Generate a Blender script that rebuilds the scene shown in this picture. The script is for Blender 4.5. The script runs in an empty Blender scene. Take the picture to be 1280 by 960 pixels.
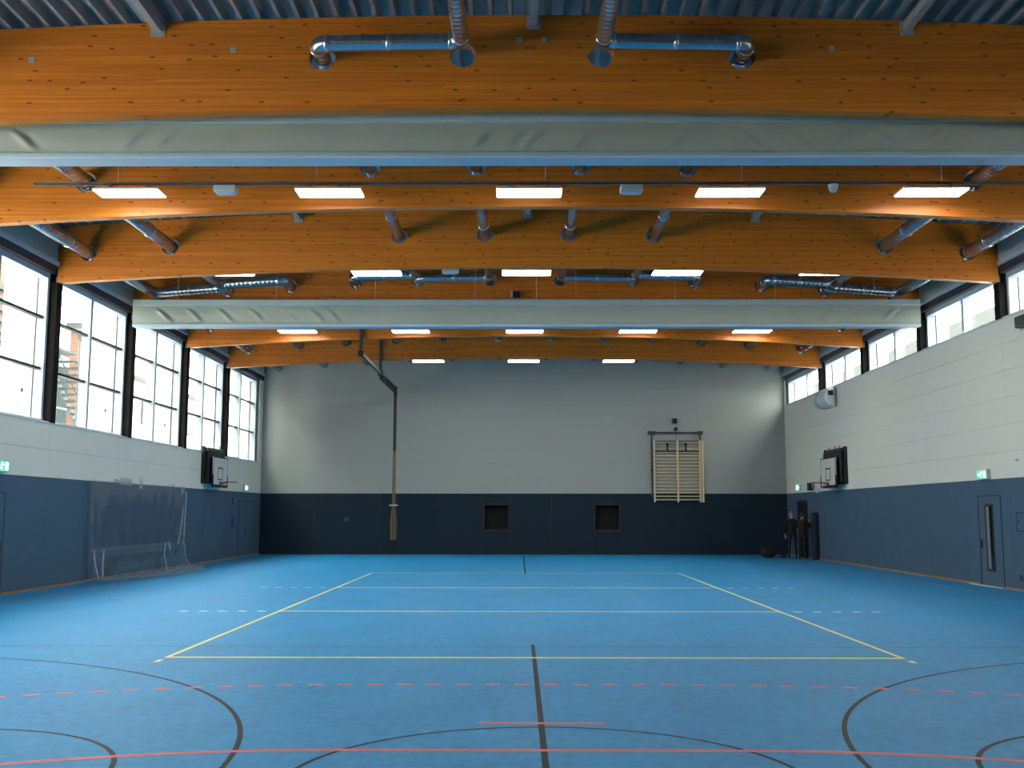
import bpy, bmesh, math, random
from mathutils import Vector, Matrix, noise

random.seed(7)
SC = bpy.context.scene
COL = SC.collection
PI = math.pi

# ------------------------------------------------------------------ camera
F_PX, CAM_H, PITCH, YAW, ROLL = 1308.637, 1.7541, 0.1222227, -0.00656938, 0.00079531
cam_data = bpy.data.cameras.new('camera')
cam_data.sensor_width = 36.0
cam_data.lens = F_PX / 1280.0 * 36.0
cam_data.clip_end = 400
cam = bpy.data.objects.new('camera', cam_data)
COL.objects.link(cam)
cam.matrix_world = (Matrix.Translation((-0.187, 0, CAM_H)) @ Matrix.Rotation(-YAW, 4, 'Z')
                    @ Matrix.Rotation(PI / 2 + PITCH, 4, 'X') @ Matrix.Rotation(ROLL, 4, 'Z'))
SC.camera = cam

# ------------------------------------------------------------------ world (bright overcast sky)
SKY = 3.2
w = bpy.data.worlds.new('overcast_sky')
SC.world = w
w.use_nodes = True
nt = w.node_tree
bg = nt.nodes['Background']
bg.inputs[0].default_value = (0.96, 0.99, 0.86, 1)
_tc = nt.nodes.new('ShaderNodeTexCoord')
_sx = nt.nodes.new('ShaderNodeSeparateXYZ')
_mr = nt.nodes.new('ShaderNodeMapRange')          # overcast sky: zenith brighter than horizon
_mr.inputs[1].default_value, _mr.inputs[2].default_value = 0.0, 1.0
_mr.inputs[3].default_value, _mr.inputs[4].default_value = SKY * 0.75, SKY * 1.6
nt.links.new(_tc.outputs['Generated'], _sx.inputs[0])
nt.links.new(_sx.outputs[2], _mr.inputs[0])
nt.links.new(_mr.outputs[0], bg.inputs[1])
LAMP = 8.0

# ------------------------------------------------------------------ exposure
vs = SC.view_settings
vs.view_transform = 'Standard'
vs.look = 'None'
vs.gamma = 1.0
vs.use_curve_mapping = False
vs.exposure = 1.95
cy = SC.cycles
cy.max_bounces = 10
cy.diffuse_bounces = 6
cy.glossy_bounces = 4
cy.transmission_bounces = 8
cy.transparent_max_bounces = 16
cy.sample_clamp_indirect = 6.0
cy.caustics_reflective = False
cy.caustics_refractive = False

# ------------------------------------------------------------------ dimensions (metres)
WX = 11.15            # half width of the hall
Y0, Y1 = -0.5, 44.6   # front (behind the camera) and end wall
BAND = 2.555          # top of the blue impact band
SILL_L, SILL_R = 3.85, 6.30
HEAD = 7.36           # top of the window openings
BEAM_Y = [4.75 + 4.9 * k for k in range(8)]      # 4.75 ... 39.05
beam_bot = lambda x: 7.53 - 0.0031 * x * x
beam_top = lambda x: 8.93 - 0.0034 * x * x
duct_z = lambda x: 8.33 - 0.0042 * x * x


# ------------------------------------------------------------------ materials
def mat(name, rgb, rough=0.5, metal=0.0, spec=0.5, noise_scale=0, noise_amt=0.0, bump=0.0, bump_scale=60, emit=None, estr=0):
    m = bpy.data.materials.new(name)
    m.use_nodes = True
    n, l = m.node_tree.nodes, m.node_tree.links
    p = n['Principled BSDF']
    p.inputs['Base Color'].default_value = (*rgb, 1)
    p.inputs['Roughness'].default_value = rough
    p.inputs['Metallic'].default_value = metal
    p.inputs['Specular IOR Level'].default_value = spec
    if noise_scale:
        tc = n.new('ShaderNodeNewGeometry')
        nz = n.new('ShaderNodeTexNoise')
        nz.inputs['Scale'].default_value = noise_scale
        nz.inputs['Detail'].default_value = 6
        l.new(tc.outputs['Position'], nz.inputs['Vector'])
        mx = n.new('ShaderNodeMix')
        mx.data_type = 'RGBA'
        a = [c * (1 - noise_amt) for c in rgb]
        b = [min(1, c * (1 + noise_amt)) for c in rgb]
        mx.inputs[6].default_value = (*a, 1)
        mx.inputs[7].default_value = (*b, 1)
        l.new(nz.outputs['Fac'], mx.inputs[0])
        l.new(mx.outputs[2], p.inputs['Base Color'])
    if bump:
        tc = n.new('ShaderNodeNewGeometry')
        nb = n.new('ShaderNodeTexNoise')
        nb.inputs['Scale'].default_value = bump_scale
        nb.inputs['Detail'].default_value = 4
        l.new(tc.outputs['Position'], nb.inputs['Vector'])
        bp = n.new('ShaderNodeBump')
        bp.inputs['Strength'].default_value = bump
        bp.inputs['Distance'].default_value = 0.02
        l.new(nb.outputs['Fac'], bp.inputs['Height'])
        l.new(bp.outputs['Normal'], p.inputs['Normal'])
    if emit:
        p.inputs['Emission Color'].default_value = (*emit, 1)
        p.inputs['Emission Strength'].default_value = estr
    return m


def wood_mat():
    m = bpy.data.materials.new('glulam_spruce')
    m.use_nodes = True
    n, l = m.node_tree.nodes, m.node_tree.links
    p = n['Principled BSDF']
    p.inputs['Roughness'].default_value = 0.42
    geo = n.new('ShaderNodeNewGeometry')

    def mapped(sx, sy, sz):
        mp = n.new('ShaderNodeMapping')
        mp.inputs['Scale'].default_value = (sx, sy, sz)
        l.new(geo.outputs['Position'], mp.inputs['Vector'])
        return mp
    # fine grain
    m1 = mapped(0.9, 6, 26)
    g = n.new('ShaderNodeTexNoise'); g.inputs['Scale'].default_value = 2.0; g.inputs['Detail'].default_value = 7
    l.new(m1.outputs[0], g.inputs['Vector'])
    # lamella tone (4 cm layers, several metres long)
    m2 = mapped(0.28, 0.2, 24)
    v = n.new('ShaderNodeTexVoronoi'); v.inputs['Scale'].default_value = 1.0; v.distance = 'CHEBYCHEV'
    l.new(m2.outputs[0], v.inputs['Vector'])
    sep = n.new('ShaderNodeSeparateColor'); l.new(v.outputs['Color'], sep.inputs[0])
    add = n.new('ShaderNodeMath'); add.operation = 'MULTIPLY_ADD'
    l.new(sep.outputs[0], add.inputs[0]); add.inputs[1].default_value = 0.34
    ml = n.new('ShaderNodeMath'); ml.operation = 'MULTIPLY'; l.new(g.outputs['Fac'], ml.inputs[0]); ml.inputs[1].default_value = 0.66
    l.new(ml.outputs[0], add.inputs[2])
    cr = n.new('ShaderNodeValToRGB')
    e = cr.color_ramp.elements
    e[0].position = 0.18; e[0].color = (0.50, 0.118, 0.009, 1)
    e[1].position = 0.82; e[1].color = (0.80, 0.245, 0.020, 1)
    l.new(add.outputs[0], cr.inputs[0])
    # knots
    m3 = mapped(2.1, 0.77, 6.0)
    sx = n.new('ShaderNodeSeparateXYZ'); l.new(m3.outputs[0], sx.inputs[0])
    sa = n.new('ShaderNodeMath'); sa.operation = 'ADD'; l.new(sx.outputs[0], sa.inputs[0]); l.new(sx.outputs[1], sa.inputs[1])
    cb = n.new('ShaderNodeCombineXYZ'); l.new(sa.outputs[0], cb.inputs[0]); l.new(sx.outputs[2], cb.inputs[1])
    k = n.new('ShaderNodeTexVoronoi'); k.voronoi_dimensions = '2D'; k.inputs['Scale'].default_value = 1.0
    l.new(cb.outputs[0], k.inputs['Vector'])
    ks = n.new('ShaderNodeSeparateColor'); l.new(k.outputs['Color'], ks.inputs[0])
    gate = n.new('ShaderNodeMath'); gate.operation = 'GREATER_THAN'; l.new(ks.outputs[1], gate.inputs[0]); gate.inputs[1].default_value = 0.5
    mr = n.new('ShaderNodeMapRange'); mr.inputs[1].default_value = 0.045; mr.inputs[2].default_value = 0.12
    mr.inputs[3].default_value = 0.85; mr.inputs[4].default_value = 0.0
    l.new(k.outputs['Distance'], mr.inputs[0])
    kk = n.new('ShaderNodeMath'); kk.operation = 'MULTIPLY'; l.new(mr.outputs[0], kk.inputs[0]); l.new(gate.outputs[0], kk.inputs[1])
    mx = n.new('ShaderNodeMix'); mx.data_type = 'RGBA'
    l.new(kk.outputs[0], mx.inputs[0]); l.new(cr.outputs[0], mx.inputs[6]); mx.inputs[7].default_value = (0.07, 0.018, 0.005, 1)
    l.new(mx.outputs[2], p.inputs['Base Color'])
    return m


def floor_mat():
    m = bpy.data.materials.new('blue_linoleum')
    m.use_nodes = True
    n, l = m.node_tree.nodes, m.node_tree.links
    p = n['Principled BSDF']
    geo = n.new('ShaderNodeNewGeometry')
    mp = n.new('ShaderNodeMapping'); mp.inputs['Scale'].default_value = (1.0, 0.7, 1)
    l.new(geo.outputs['Position'], mp.inputs['Vector'])
    a = n.new('ShaderNodeTexNoise'); a.inputs['Scale'].default_value = 9; a.inputs['Detail'].default_value = 8; a.inputs['Roughness'].default_value = 0.7
    b = n.new('ShaderNodeTexNoise'); b.inputs['Scale'].default_value = 1.1; b.inputs['Detail'].default_value = 4
    l.new(mp.outputs[0], a.inputs['Vector']); l.new(mp.outputs[0], b.inputs['Vector'])
    mm = n.new('ShaderNodeMath'); mm.operation = 'MULTIPLY_ADD'
    l.new(a.outputs['Fac'], mm.inputs[0]); mm.inputs[1].default_value = 0.75
    m2 = n.new('ShaderNodeMath'); m2.operation = 'MULTIPLY'; l.new(b.outputs['Fac'], m2.inputs[0]); m2.inputs[1].default_value = 0.25
    l.new(m2.outputs[0], mm.inputs[2])
    cr = n.new('ShaderNodeValToRGB')
    e = cr.color_ramp.elements
    e[0].position = 0.3; e[0].color = (0.011, 0.205, 0.49, 1)
    e[1].position = 0.7; e[1].color = (0.028, 0.375, 0.79, 1)
    l.new(mm.outputs[0], cr.inputs[0])
    l.new(cr.outputs[0], p.inputs['Base Color'])
    p.inputs['Roughness'].default_value = 0.46
    p.inputs['Specular IOR Level'].default_value = 0.2
    bp = n.new('ShaderNodeBump'); bp.inputs['Strength'].default_value = 0.06; bp.inputs['Distance'].default_value = 0.01
    l.new(a.outputs['Fac'], bp.inputs['Height']); l.new(bp.outputs['Normal'], p.inputs['Normal'])
    return m


def brick_mat():
    m = bpy.data.materials.new('red_brickwork')
    m.use_nodes = True
    n, l = m.node_tree.nodes, m.node_tree.links
    p = n['Principled BSDF']
    geo = n.new('ShaderNodeNewGeometry')
    sx = n.new('ShaderNodeSeparateXYZ'); l.new(geo.outputs['Position'], sx.inputs[0])
    ad = n.new('ShaderNodeMath'); ad.operation = 'ADD'; l.new(sx.outputs[0], ad.inputs[0]); l.new(sx.outputs[1], ad.inputs[1])
    cb = n.new('ShaderNodeCombineXYZ'); l.new(ad.outputs[0], cb.inputs[0]); l.new(sx.outputs[2], cb.inputs[1])
    bt = n.new('ShaderNodeTexBrick'); bt.inputs['Scale'].default_value = 3.0
    bt.inputs['Color1'].default_value = (0.20, 0.075, 0.045, 1); bt.inputs['Color2'].default_value = (0.15, 0.05, 0.03, 1)
    bt.inputs['Mortar'].default_value = (0.30, 0.28, 0.26, 1)
    l.new(cb.outputs[0], bt.inputs['Vector']); l.new(bt.outputs['Color'], p.inputs['Base Color'])
    p.inputs['Roughness'].default_value = 0.9
    return m


def clear_mat(name, tint, refl, rough, white=0.0):
    """thin transparent sheet: transmission plus a Fresnel mirror, optional milky share"""
    m = bpy.data.materials.new(name)
    m.use_nodes = True
    n, l = m.node_tree.nodes, m.node_tree.links
    n.remove(n['Principled BSDF'])
    out = n['Material Output']
    tr = n.new('ShaderNodeBsdfTransparent'); tr.inputs[0].default_value = (*tint, 1)
    gl = n.new('ShaderNodeBsdfGlossy'); gl.inputs['Roughness'].default_value = rough
    fr = n.new('ShaderNodeLayerWeight'); fr.inputs[0].default_value = 0.5
    pw = n.new('ShaderNodeMath'); pw.operation = 'POWER'; pw.inputs[1].default_value = 5.0
    l.new(fr.outputs['Facing'], pw.inputs[0])
    ma = n.new('ShaderNodeMath'); ma.operation = 'MULTIPLY_ADD'; ma.inputs[1].default_value = 0.6; ma.inputs[2].default_value = refl
    l.new(pw.outputs[0], ma.inputs[0])
    mx = n.new('ShaderNodeMixShader')
    l.new(ma.outputs[0], mx.inputs[0]); l.new(tr.outputs[0], mx.inputs[1]); l.new(gl.outputs[0], mx.inputs[2])
    last = mx
    if white:
        df = n.new('ShaderNodeBsdfTranslucent'); df.inputs[0].default_value = (0.85, 0.88, 0.9, 1)
        d2 = n.new('ShaderNodeBsdfDiffuse'); d2.inputs[0].default_value = (0.85, 0.88, 0.9, 1)
        mb = n.new('ShaderNodeMixShader'); mb.inputs[0].default_value = 0.6
        l.new(df.outputs[0], mb.inputs[1]); l.new(d2.outputs[0], mb.inputs[2])
        m2 = n.new('ShaderNodeMixShader'); m2.inputs[0].default_value = white
        l.new(mx.outputs[0], m2.inputs[1]); l.new(mb.outputs[0], m2.inputs[2])
        last = m2
    l.new(last.outputs[0], out.inputs[0])
    return m


M = {
    'wood': wood_mat(), 'floor': floor_mat(), 'brick': brick_mat(),
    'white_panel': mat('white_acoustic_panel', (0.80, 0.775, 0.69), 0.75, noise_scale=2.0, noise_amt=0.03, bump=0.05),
    'end_panel': mat('shaded_end_wall_panel', (0.39, 0.405, 0.38), 0.8, noise_scale=2.0, noise_amt=0.03, bump=0.05),  # darker than the side panels: dimmer light on this wall put into the colour
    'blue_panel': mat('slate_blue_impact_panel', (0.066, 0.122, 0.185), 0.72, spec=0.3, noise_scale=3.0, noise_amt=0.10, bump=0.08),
    'blue_panel_end': mat('deep_blue_shaded_impact_panel', (0.016, 0.029, 0.046), 0.85, spec=0.2, noise_scale=3.0, noise_amt=0.10, bump=0.08),  # deeper blue, with the end wall's dimmer light also put into the colour
    'blue_edge': mat('dark_blue_edging', (0.018, 0.032, 0.062), 0.7),
    'plaster': mat('wall_backing', (0.10, 0.11, 0.12), 0.9),
    'spandrel': mat('grey_spandrel', (0.36, 0.43, 0.43), 0.6, noise_scale=1.5, noise_amt=0.05),
    'alu': mat('grey_window_aluminium', (0.50, 0.56, 0.64), 0.5, 0.0, noise_scale=4, noise_amt=0.04),
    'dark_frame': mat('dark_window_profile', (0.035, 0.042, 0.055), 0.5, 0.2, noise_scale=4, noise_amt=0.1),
    'post': mat('dark_timber_post', (0.008, 0.0062, 0.0056), 0.7, spec=0.12, noise_scale=9, noise_amt=0.2),
    'sill': mat('white_sill', (0.75, 0.75, 0.73), 0.6, noise_scale=3, noise_amt=0.03),
    'glass': clear_mat('clear_window_glass', (0.96, 0.98, 0.985), 0.03, 0.02),
    'plastic': clear_mat('crinkled_plastic_film', (0.95, 0.96, 0.97), 0.12, 0.14, 0.05),
    'plastic_trail': clear_mat('crumpled_plastic_film', (0.93, 0.95, 0.96), 0.16, 0.18, 0.20),
    'plastic_gather': clear_mat('gathered_plastic_film', (0.9, 0.92, 0.94), 0.22, 0.15, 0.45),
    'tape': mat('milky_adhesive_tape', (0.75, 0.76, 0.76), 0.35, noise_scale=30, noise_amt=0.1),
    'deck': mat('galvanised_deck', (0.30, 0.325, 0.34), 0.45, 0.1, noise_scale=5, noise_amt=0.12),
    'steel': mat('galvanised_strut', (0.45, 0.46, 0.46), 0.5, 0.3, noise_scale=12, noise_amt=0.18),
    'duct': mat('galvanised_spiral_duct', (0.45, 0.50, 0.56), 0.24, 0.95, noise_scale=10, noise_amt=0.10),
    'collar': mat('bright_duct_collar', (0.62, 0.66, 0.70), 0.22, 0.95, noise_scale=14, noise_amt=0.08),
    'canvas': mat('grey_curtain_fabric', (0.34, 0.37, 0.33), 0.75, noise_scale=2.5, noise_amt=0.05, bump=0.1, bump_scale=6),
    'canvas_edge': mat('grey_blue_curtain_casing', (0.34, 0.43, 0.46), 0.6, noise_scale=3, noise_amt=0.04),
    'lamp_body': mat('white_lamp_body', (0.75, 0.76, 0.78), 0.45, noise_scale=8, noise_amt=0.02),
    'lamp': mat('lit_diffuser', (0.9, 0.9, 0.9), 0.5, emit=(1.0, 0.98, 0.90), estr=LAMP, noise_scale=8, noise_amt=0.01),
    'rail': mat('grey_trunking', (0.20, 0.22, 0.24), 0.4, 0.6, noise_scale=8, noise_amt=0.1),
    'black': mat('black_steel', (0.012, 0.012, 0.013), 0.5, 0.2, noise_scale=15, noise_amt=0.2),
    'mid_steel': mat('dull_dark_steel', (0.07, 0.075, 0.08), 0.45, 0.5, noise_scale=15, noise_amt=0.15),
    'board': mat('white_backboard', (0.70, 0.70, 0.68), 0.4, noise_scale=6, noise_amt=0.02),
    'rim': mat('red_rim', (0.36, 0.025, 0.02), 0.4, 0.2, noise_scale=20, noise_amt=0.08),
    'net': mat('white_net_cord', (0.6, 0.6, 0.58), 0.8, noise_scale=20, noise_amt=0.05),
    'pine': mat('pale_beech_bar', (0.80, 0.62, 0.38), 0.5, noise_scale=14, noise_amt=0.14),
    'rope': mat('hemp_rope', (0.24, 0.16, 0.085), 0.9, noise_scale=60, noise_amt=0.35),
    'rope_tie': mat('pale_tie', (0.6, 0.6, 0.58), 0.8, noise_scale=30, noise_amt=0.1),
    'concrete': mat('pale_concrete', (0.82, 0.83, 0.82), 0.85, noise_scale=1.7, noise_amt=0.08, bump=0.15, bump_scale=12),
    'bounce_paving': mat('pale_bounce_paving', (0.68, 0.68, 0.66), 0.9, noise_scale=1.0, noise_amt=0.08),  # unseen ground, made pale to bounce light up to the beams
    'ground': mat('grey_asphalt', (0.16, 0.16, 0.155), 0.9, noise_scale=1.0, noise_amt=0.12),
    'galv': mat('galvanised_stair_steel', (0.13, 0.155, 0.17), 0.5, 0.4, noise_scale=9, noise_amt=0.1),
    'louvre': mat('brown_louvre', (0.045, 0.036, 0.030), 0.6, noise_scale=9, noise_amt=0.1),
    'render': mat('white_render', (0.72, 0.72, 0.72), 0.85, noise_scale=0.8, noise_amt=0.05),
    'roof_grey': mat('grey_roof_edge', (0.05, 0.056, 0.056), 0.7, noise_scale=1.0, noise_amt=0.1),
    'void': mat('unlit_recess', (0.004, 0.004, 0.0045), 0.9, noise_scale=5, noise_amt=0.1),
    'box_frame': mat('charcoal_opening_frame', (0.009, 0.009, 0.012), 0.6, noise_scale=9, noise_amt=0.1),
    'base_orange': mat('oak_baseboard', (0.36, 0.20, 0.12), 0.5, noise_scale=14, noise_amt=0.2),
    'line_yellow': mat('yellow_line_paint', (0.95, 0.78, 0.22), 0.45, noise_scale=30, noise_amt=0.05),
    'line_pale': mat('pale_yellow_line_paint', (0.85, 0.75, 0.55), 0.45, noise_scale=30, noise_amt=0.05),
    'line_red': mat('coral_red_line_paint', (0.85, 0.13, 0.15), 0.45, noise_scale=30, noise_amt=0.05),
    'line_dull': mat('dull_red_line_paint', (0.50, 0.10, 0.17), 0.5, noise_scale=30, noise_amt=0.05),
    'line_black': mat('black_line_paint', (0.012, 0.016, 0.022), 0.5, spec=0.15, noise_scale=30, noise_amt=0.1),
    'sign_green': mat('lit_green_sign_face', (0.05, 0.4, 0.2), 0.5, emit=(0.08, 0.80, 0.42), estr=0.22, noise_scale=9, noise_amt=0.01),
    'sign_white': mat('lit_white_pictogram', (0.8, 0.9, 0.85), 0.5, emit=(0.85, 1.0, 0.93), estr=0.45, noise_scale=9, noise_amt=0.01),
    'sign_blue': mat('blue_notice', (0.015, 0.05, 0.26), 0.5, noise_scale=9, noise_amt=0.05),
    'pale_plastic': mat('pale_grey_plastic', (0.55, 0.57, 0.58), 0.45, noise_scale=9, noise_amt=0.03),
    'teal_glass': mat('dark_teal_glazing', (0.030, 0.044, 0.050), 0.8, spec=0.08, noise_scale=5, noise_amt=0.1),
    'door_glass': mat('dark_glazed_slot', (0.012, 0.014, 0.016), 0.12, noise_scale=5, noise_amt=0.1),
    'slot_light': mat('grey_corridor_wall', (0.20, 0.19, 0.18), 0.8, noise_scale=5, noise_amt=0.1),
    'mat_blue': mat('dark_blue_vinyl', (0.010, 0.016, 0.038), 0.5, noise_scale=9, noise_amt=0.1),
    'jacket': mat('black_jacket', (0.010, 0.010, 0.011), 0.9, noise_scale=30, noise_amt=0.2),
    'jeans': mat('dark_jeans', (0.012, 0.016, 0.034), 0.9, noise_scale=40, noise_amt=0.2),
    'trousers': mat('black_trousers', (0.009, 0.009, 0.010), 0.9, noise_scale=40, noise_amt=0.2),
    'skin': mat('skin', (0.42, 0.24, 0.17), 0.6, noise_scale=30, noise_amt=0.05),
    'hair_grey': mat('grey_hair', (0.20, 0.20, 0.19), 0.8, noise_scale=60, noise_amt=0.25),
    'hair_dark': mat('dark_hair', (0.02, 0.015, 0.012), 0.7, noise_scale=60, noise_amt=0.25),
    'shoe': mat('black_shoe', (0.010, 0.010, 0.011), 0.5, noise_scale=30, noise_amt=0.2),
    'bag': mat('black_bag_cloth', (0.011, 0.009, 0.009), 0.85, noise_scale=30, noise_amt=0.3),
    'bag_red': mat('dull_red_cloth', (0.16, 0.05, 0.03), 0.85, noise_scale=30, noise_amt=0.2),
}


# ------------------------------------------------------------------ mesh helpers
class MB:
    """collects shapes in world coordinates; build() links them as ONE mesh object"""

    def __init__(self):
        self.v, self.f, self.sm = [], [], []

    def add(self, vs, fs, smooth=False):
        o = len(self.v)
        self.v += [tuple(p) for p in vs]
        for q in fs:
            self.f.append([i + o for i in q]); self.sm.append(smooth)
        return self

    def box(self, x0, x1, y0, y1, z0, z1):
        x0, x1 = min(x0, x1), max(x0, x1); y0, y1 = min(y0, y1), max(y0, y1); z0, z1 = min(z0, z1), max(z0, z1)
        p = [(x0, y0, z0), (x1, y0, z0), (x1, y1, z0), (x0, y1, z0), (x0, y0, z1), (x1, y0, z1), (x1, y1, z1), (x0, y1, z1)]
        return self.add(p, [(0, 3, 2, 1), (4, 5, 6, 7), (0, 1, 5, 4), (1, 2, 6, 5), (2, 3, 7, 6), (3, 0, 4, 7)])

    def bevel_box(self, x0, x1, y0, y1, z0, z1, b):
        """box with chamfered edges (24 vertices)"""
        x0, x1 = min(x0, x1), max(x0, x1); y0, y1 = min(y0, y1), max(y0, y1); z0, z1 = min(z0, z1), max(z0, z1)
        bm = bmesh.new()
        r = bmesh.ops.create_cube(bm, size=1)
        for q in bm.verts:
            q.co = ((x0 + x1) / 2 + q.co.x * (x1 - x0), (y0 + y1) / 2 + q.co.y * (y1 - y0), (z0 + z1) / 2 + q.co.z * (z1 - z0))
        bmesh.ops.bevel(bm, geom=bm.edges[:], offset=b, segments=1, affect='EDGES')
        bm.verts.ensure_lookup_table()
        self.add([q.co[:] for q in bm.verts], [[q.index for q in fc.verts] for fc in bm.faces])
        bm.free()
        return self

    def bar(self, a, b, wd, ht):
        """square-section bar from a to b"""
        a, b = Vector(a), Vector(b)
        d = (b - a).normalized()
        up = Vector((0, 0, 1)) if abs(d.z) < 0.95 else Vector((0, 1, 0))
        s = d.cross(up).normalized() * wd / 2
        u = s.cross(d).normalized() * ht / 2
        p = [a - s - u, a + s - u, a + s + u, a - s + u, b - s - u, b + s - u, b + s + u, b - s + u]
        return self.add(p, [(0, 1, 2, 3), (7, 6, 5, 4), (0, 4, 5, 1), (1, 5, 6, 2), (2, 6, 7, 3), (3, 7, 4, 0)])

    def tube(self, path, r, seg=12, cap=True, ridge=0.0):
        """round tube along a path; r a number or one radius per point"""
        path = [Vector(p) for p in path]
        n = len(path)
        rr = r if isinstance(r, (list, tuple)) else [r] * n
        vs, fs = [], []
        prev = None
        for i, p in enumerate(path):
            d = (path[min(i + 1, n - 1)] - path[max(i - 1, 0)]).normalized()
            if prev is None:
                up = Vector((0, 0, 1)) if abs(d.z) < 0.9 else Vector((0, 1, 0))
                s = d.cross(up).normalized()
            else:
                s = (prev - d * prev.dot(d)).normalized()
            prev = s
            u = s.cross(d)
            for k in range(seg):
                a = 2 * PI * k / seg
                vs.append(p + (s * math.cos(a) + u * math.sin(a)) * rr[i])
        for i in range(n - 1):
            for k in range(seg):
                k2 = (k + 1) % seg
                fs.append((i * seg + k, i * seg + k2, (i + 1) * seg + k2, (i + 1) * seg + k))
        self.add(vs, fs, True)
        if cap:
            self.add([vs[k] for k in range(seg)], [tuple(range(seg))[::-1]])
            self.add([vs[(n - 1) * seg + k] for k in range(seg)], [tuple(range(seg))])
        return self

    def build(self, name, m, parent=None, org=None):
        me = bpy.data.meshes.new(name)
        o_ = Vector(org) if org is not None else (parent_org(parent) if parent else Vector((0, 0, 0)))
        me.from_pydata([Vector(p) - o_ for p in self.v], [], self.f)
        me.polygons.foreach_set('use_smooth', self.sm)
        me.materials.append(m)
        me.update()
        ob = bpy.data.objects.new(name, me)
        COL.objects.link(ob)
        if parent:
            ob.parent = parent
        else:
            ob.location = o_
        return ob


def parent_org(o):
    v = Vector((0, 0, 0))
    while o is not None:
        v += o.location
        o = o.parent
    return v


def tag(o, label=None, cat=None, group=None, kind=None):
    if label: o['label'] = label
    if cat: o['category'] = cat
    if group: o['group'] = group
    if kind: o['kind'] = kind
    return o


def empty(name, loc, label=None, cat=None, group=None, kind=None):
    o = bpy.data.objects.new(name, None)
    o.empty_display_size = 0.2
    COL.objects.link(o)
    o.location = loc
    return tag(o, label, cat, group, kind)


def box_obj(name, m, parent, *b):
    return MB().box(*b).build(name, m, parent)


def copy_tree(o, parent=None):
    kids = [c for c in bpy.data.objects if c.parent == o]
    c = o.copy()
    COL.objects.link(c)
    c.parent = parent
    for k in kids:
        copy_tree(k, c)
    return c


def ordinal(i):
    return ['first', 'second', 'third', 'fourth', 'fifth', 'sixth', 'seventh', 'eighth', 'ninth'][i]


# ================================================================== STRUCTURE
# ---- floor and court markings
floor = MB().box(-WX - 0.5, WX + 0.5, Y0 - 0.3, Y1 + 0.3, -0.25, 0.0).build('floor', M['floor'])
tag(floor, 'mottled blue linoleum sports floor with painted court lines', None, None, 'structure')


def strip(mb, pts, wd, z, closed=False):
    """flat painted line: a band of width wd along pts, 1.5 mm proud"""
    pts = [Vector((p[0], p[1], 0)) for p in pts]
    n = len(pts)
    L, R = [], []
    for i, p in enumerate(pts):
        a = pts[(i - 1) % n] if closed else pts[max(i - 1, 0)]
        b = pts[(i + 1) % n] if closed else pts[min(i + 1, n - 1)]
        d = (b - a).normalized()
        s = Vector((-d.y, d.x, 0)) * wd / 2
        L.append(p + s); R.append(p - s)
    vs = [(q.x, q.y, z) for q in L] + [(q.x, q.y, z) for q in R]
    fs = [(i, n + i, n + (i + 1) % n, (i + 1) % n) for i in range(n if closed else n - 1)]
    mb.add(vs, fs)
    return mb


def line(name, m, pts, wd=0.05, z=0.0016, closed=False):
    return strip(MB(), pts, wd, z, closed).build(name, M[m], floor)


def arc(cx, cyy, r, a0, a1, n=64):
    return [(cx + r * math.cos(a0 + (a1 - a0) * i / n), cyy + r * math.sin(a0 + (a1 - a0) * i / n)) for i in range(n + 1)]


VY0, VY1, VYC = 13.05, 31.05, 22.05
for s in (-1, 1):
    line('volleyball_sideline', 'line_yellow', [(4.475 * s, VY0), (4.475 * s, VY1)], 0.058)
    line('serve_zone_mark', 'line_yellow', [(4.475 * s, 12.64), (4.475 * s, 12.84)], 0.07)
line('volleyball_end_line', 'line_yellow', [(-4.5, VY0), (4.5, VY0)], 0.10, z=0.0018)
line('volleyball_end_line', 'line_pale', [(-4.5, VY1), (4.5, VY1)], 0.09, z=0.0018)
for yy in (19.05, 25.0):
    line('attack_line', 'line_pale', [(-4.45, yy), (4.45, yy)], 0.11, z=0.0018)
    for s in (-1, 1):
        for k in range(5):
            x = 4.71 + 0.35 * k
            line('attack_dash', 'line_pale', [(s * x, yy), (s * (x + 0.15), yy)], 0.13)
line('handball_centre_line', 'line_dull', [(-5.38, 21.9), (5.32, 21.9)], z=0.0014)
for s in (-1, 1):
    line('handball_centre_line', 'line_dull', [(s * 5.6, 21.9), (s * 10.1, 21.9)], z=0.0014)
    line('handball_sideline', 'line_dull', [(s * 10.12, 2.05), (s * 10.12, 42.0)], z=0.0014)
# goal area: 6 m solid, 9 m broken, 7 m mark
GY = 2.05
six = arc(-1.5, GY, 6.0, PI, PI / 2, 48) + arc(1.5, GY, 6.0, PI / 2, 0, 48)
line('goal_area_line', 'line_red', six, 0.075, 0.0022)
line('seven_metre_line', 'line_red', [(-0.53, 9.06), (0.53, 9.06)], 0.075, 0.0022)
R9 = 9.0
total_half = 1.5 + R9 * 1.02


def nine(s):
    a = abs(s)
    sg = 1 if s >= 0 else -1
    if a <= 1.5:
        return (s, GY + R9)
    t = (a - 1.5) / R9
    return (sg * (1.5 + R9 * math.sin(t)), GY + R9 * math.cos(t))


k = -36
while k < 36:
    s0 = 0.071 + 0.302 * k
    if abs(s0) < total_half:
        line('free_throw_dash', 'line_red', [nine(s0 + 0.152 * i / 4) for i in range(5)], 0.08, 0.0020)
    k += 1
for x, y in ((0, VYC), (-7.31, 39.7), (7.42, 41.0)):
    line('floor_socket_mark', 'line_red', arc(x, y, 0.03, 0, 2 * PI, 12)[:-1], 0.055, 0.0024, True)
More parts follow.
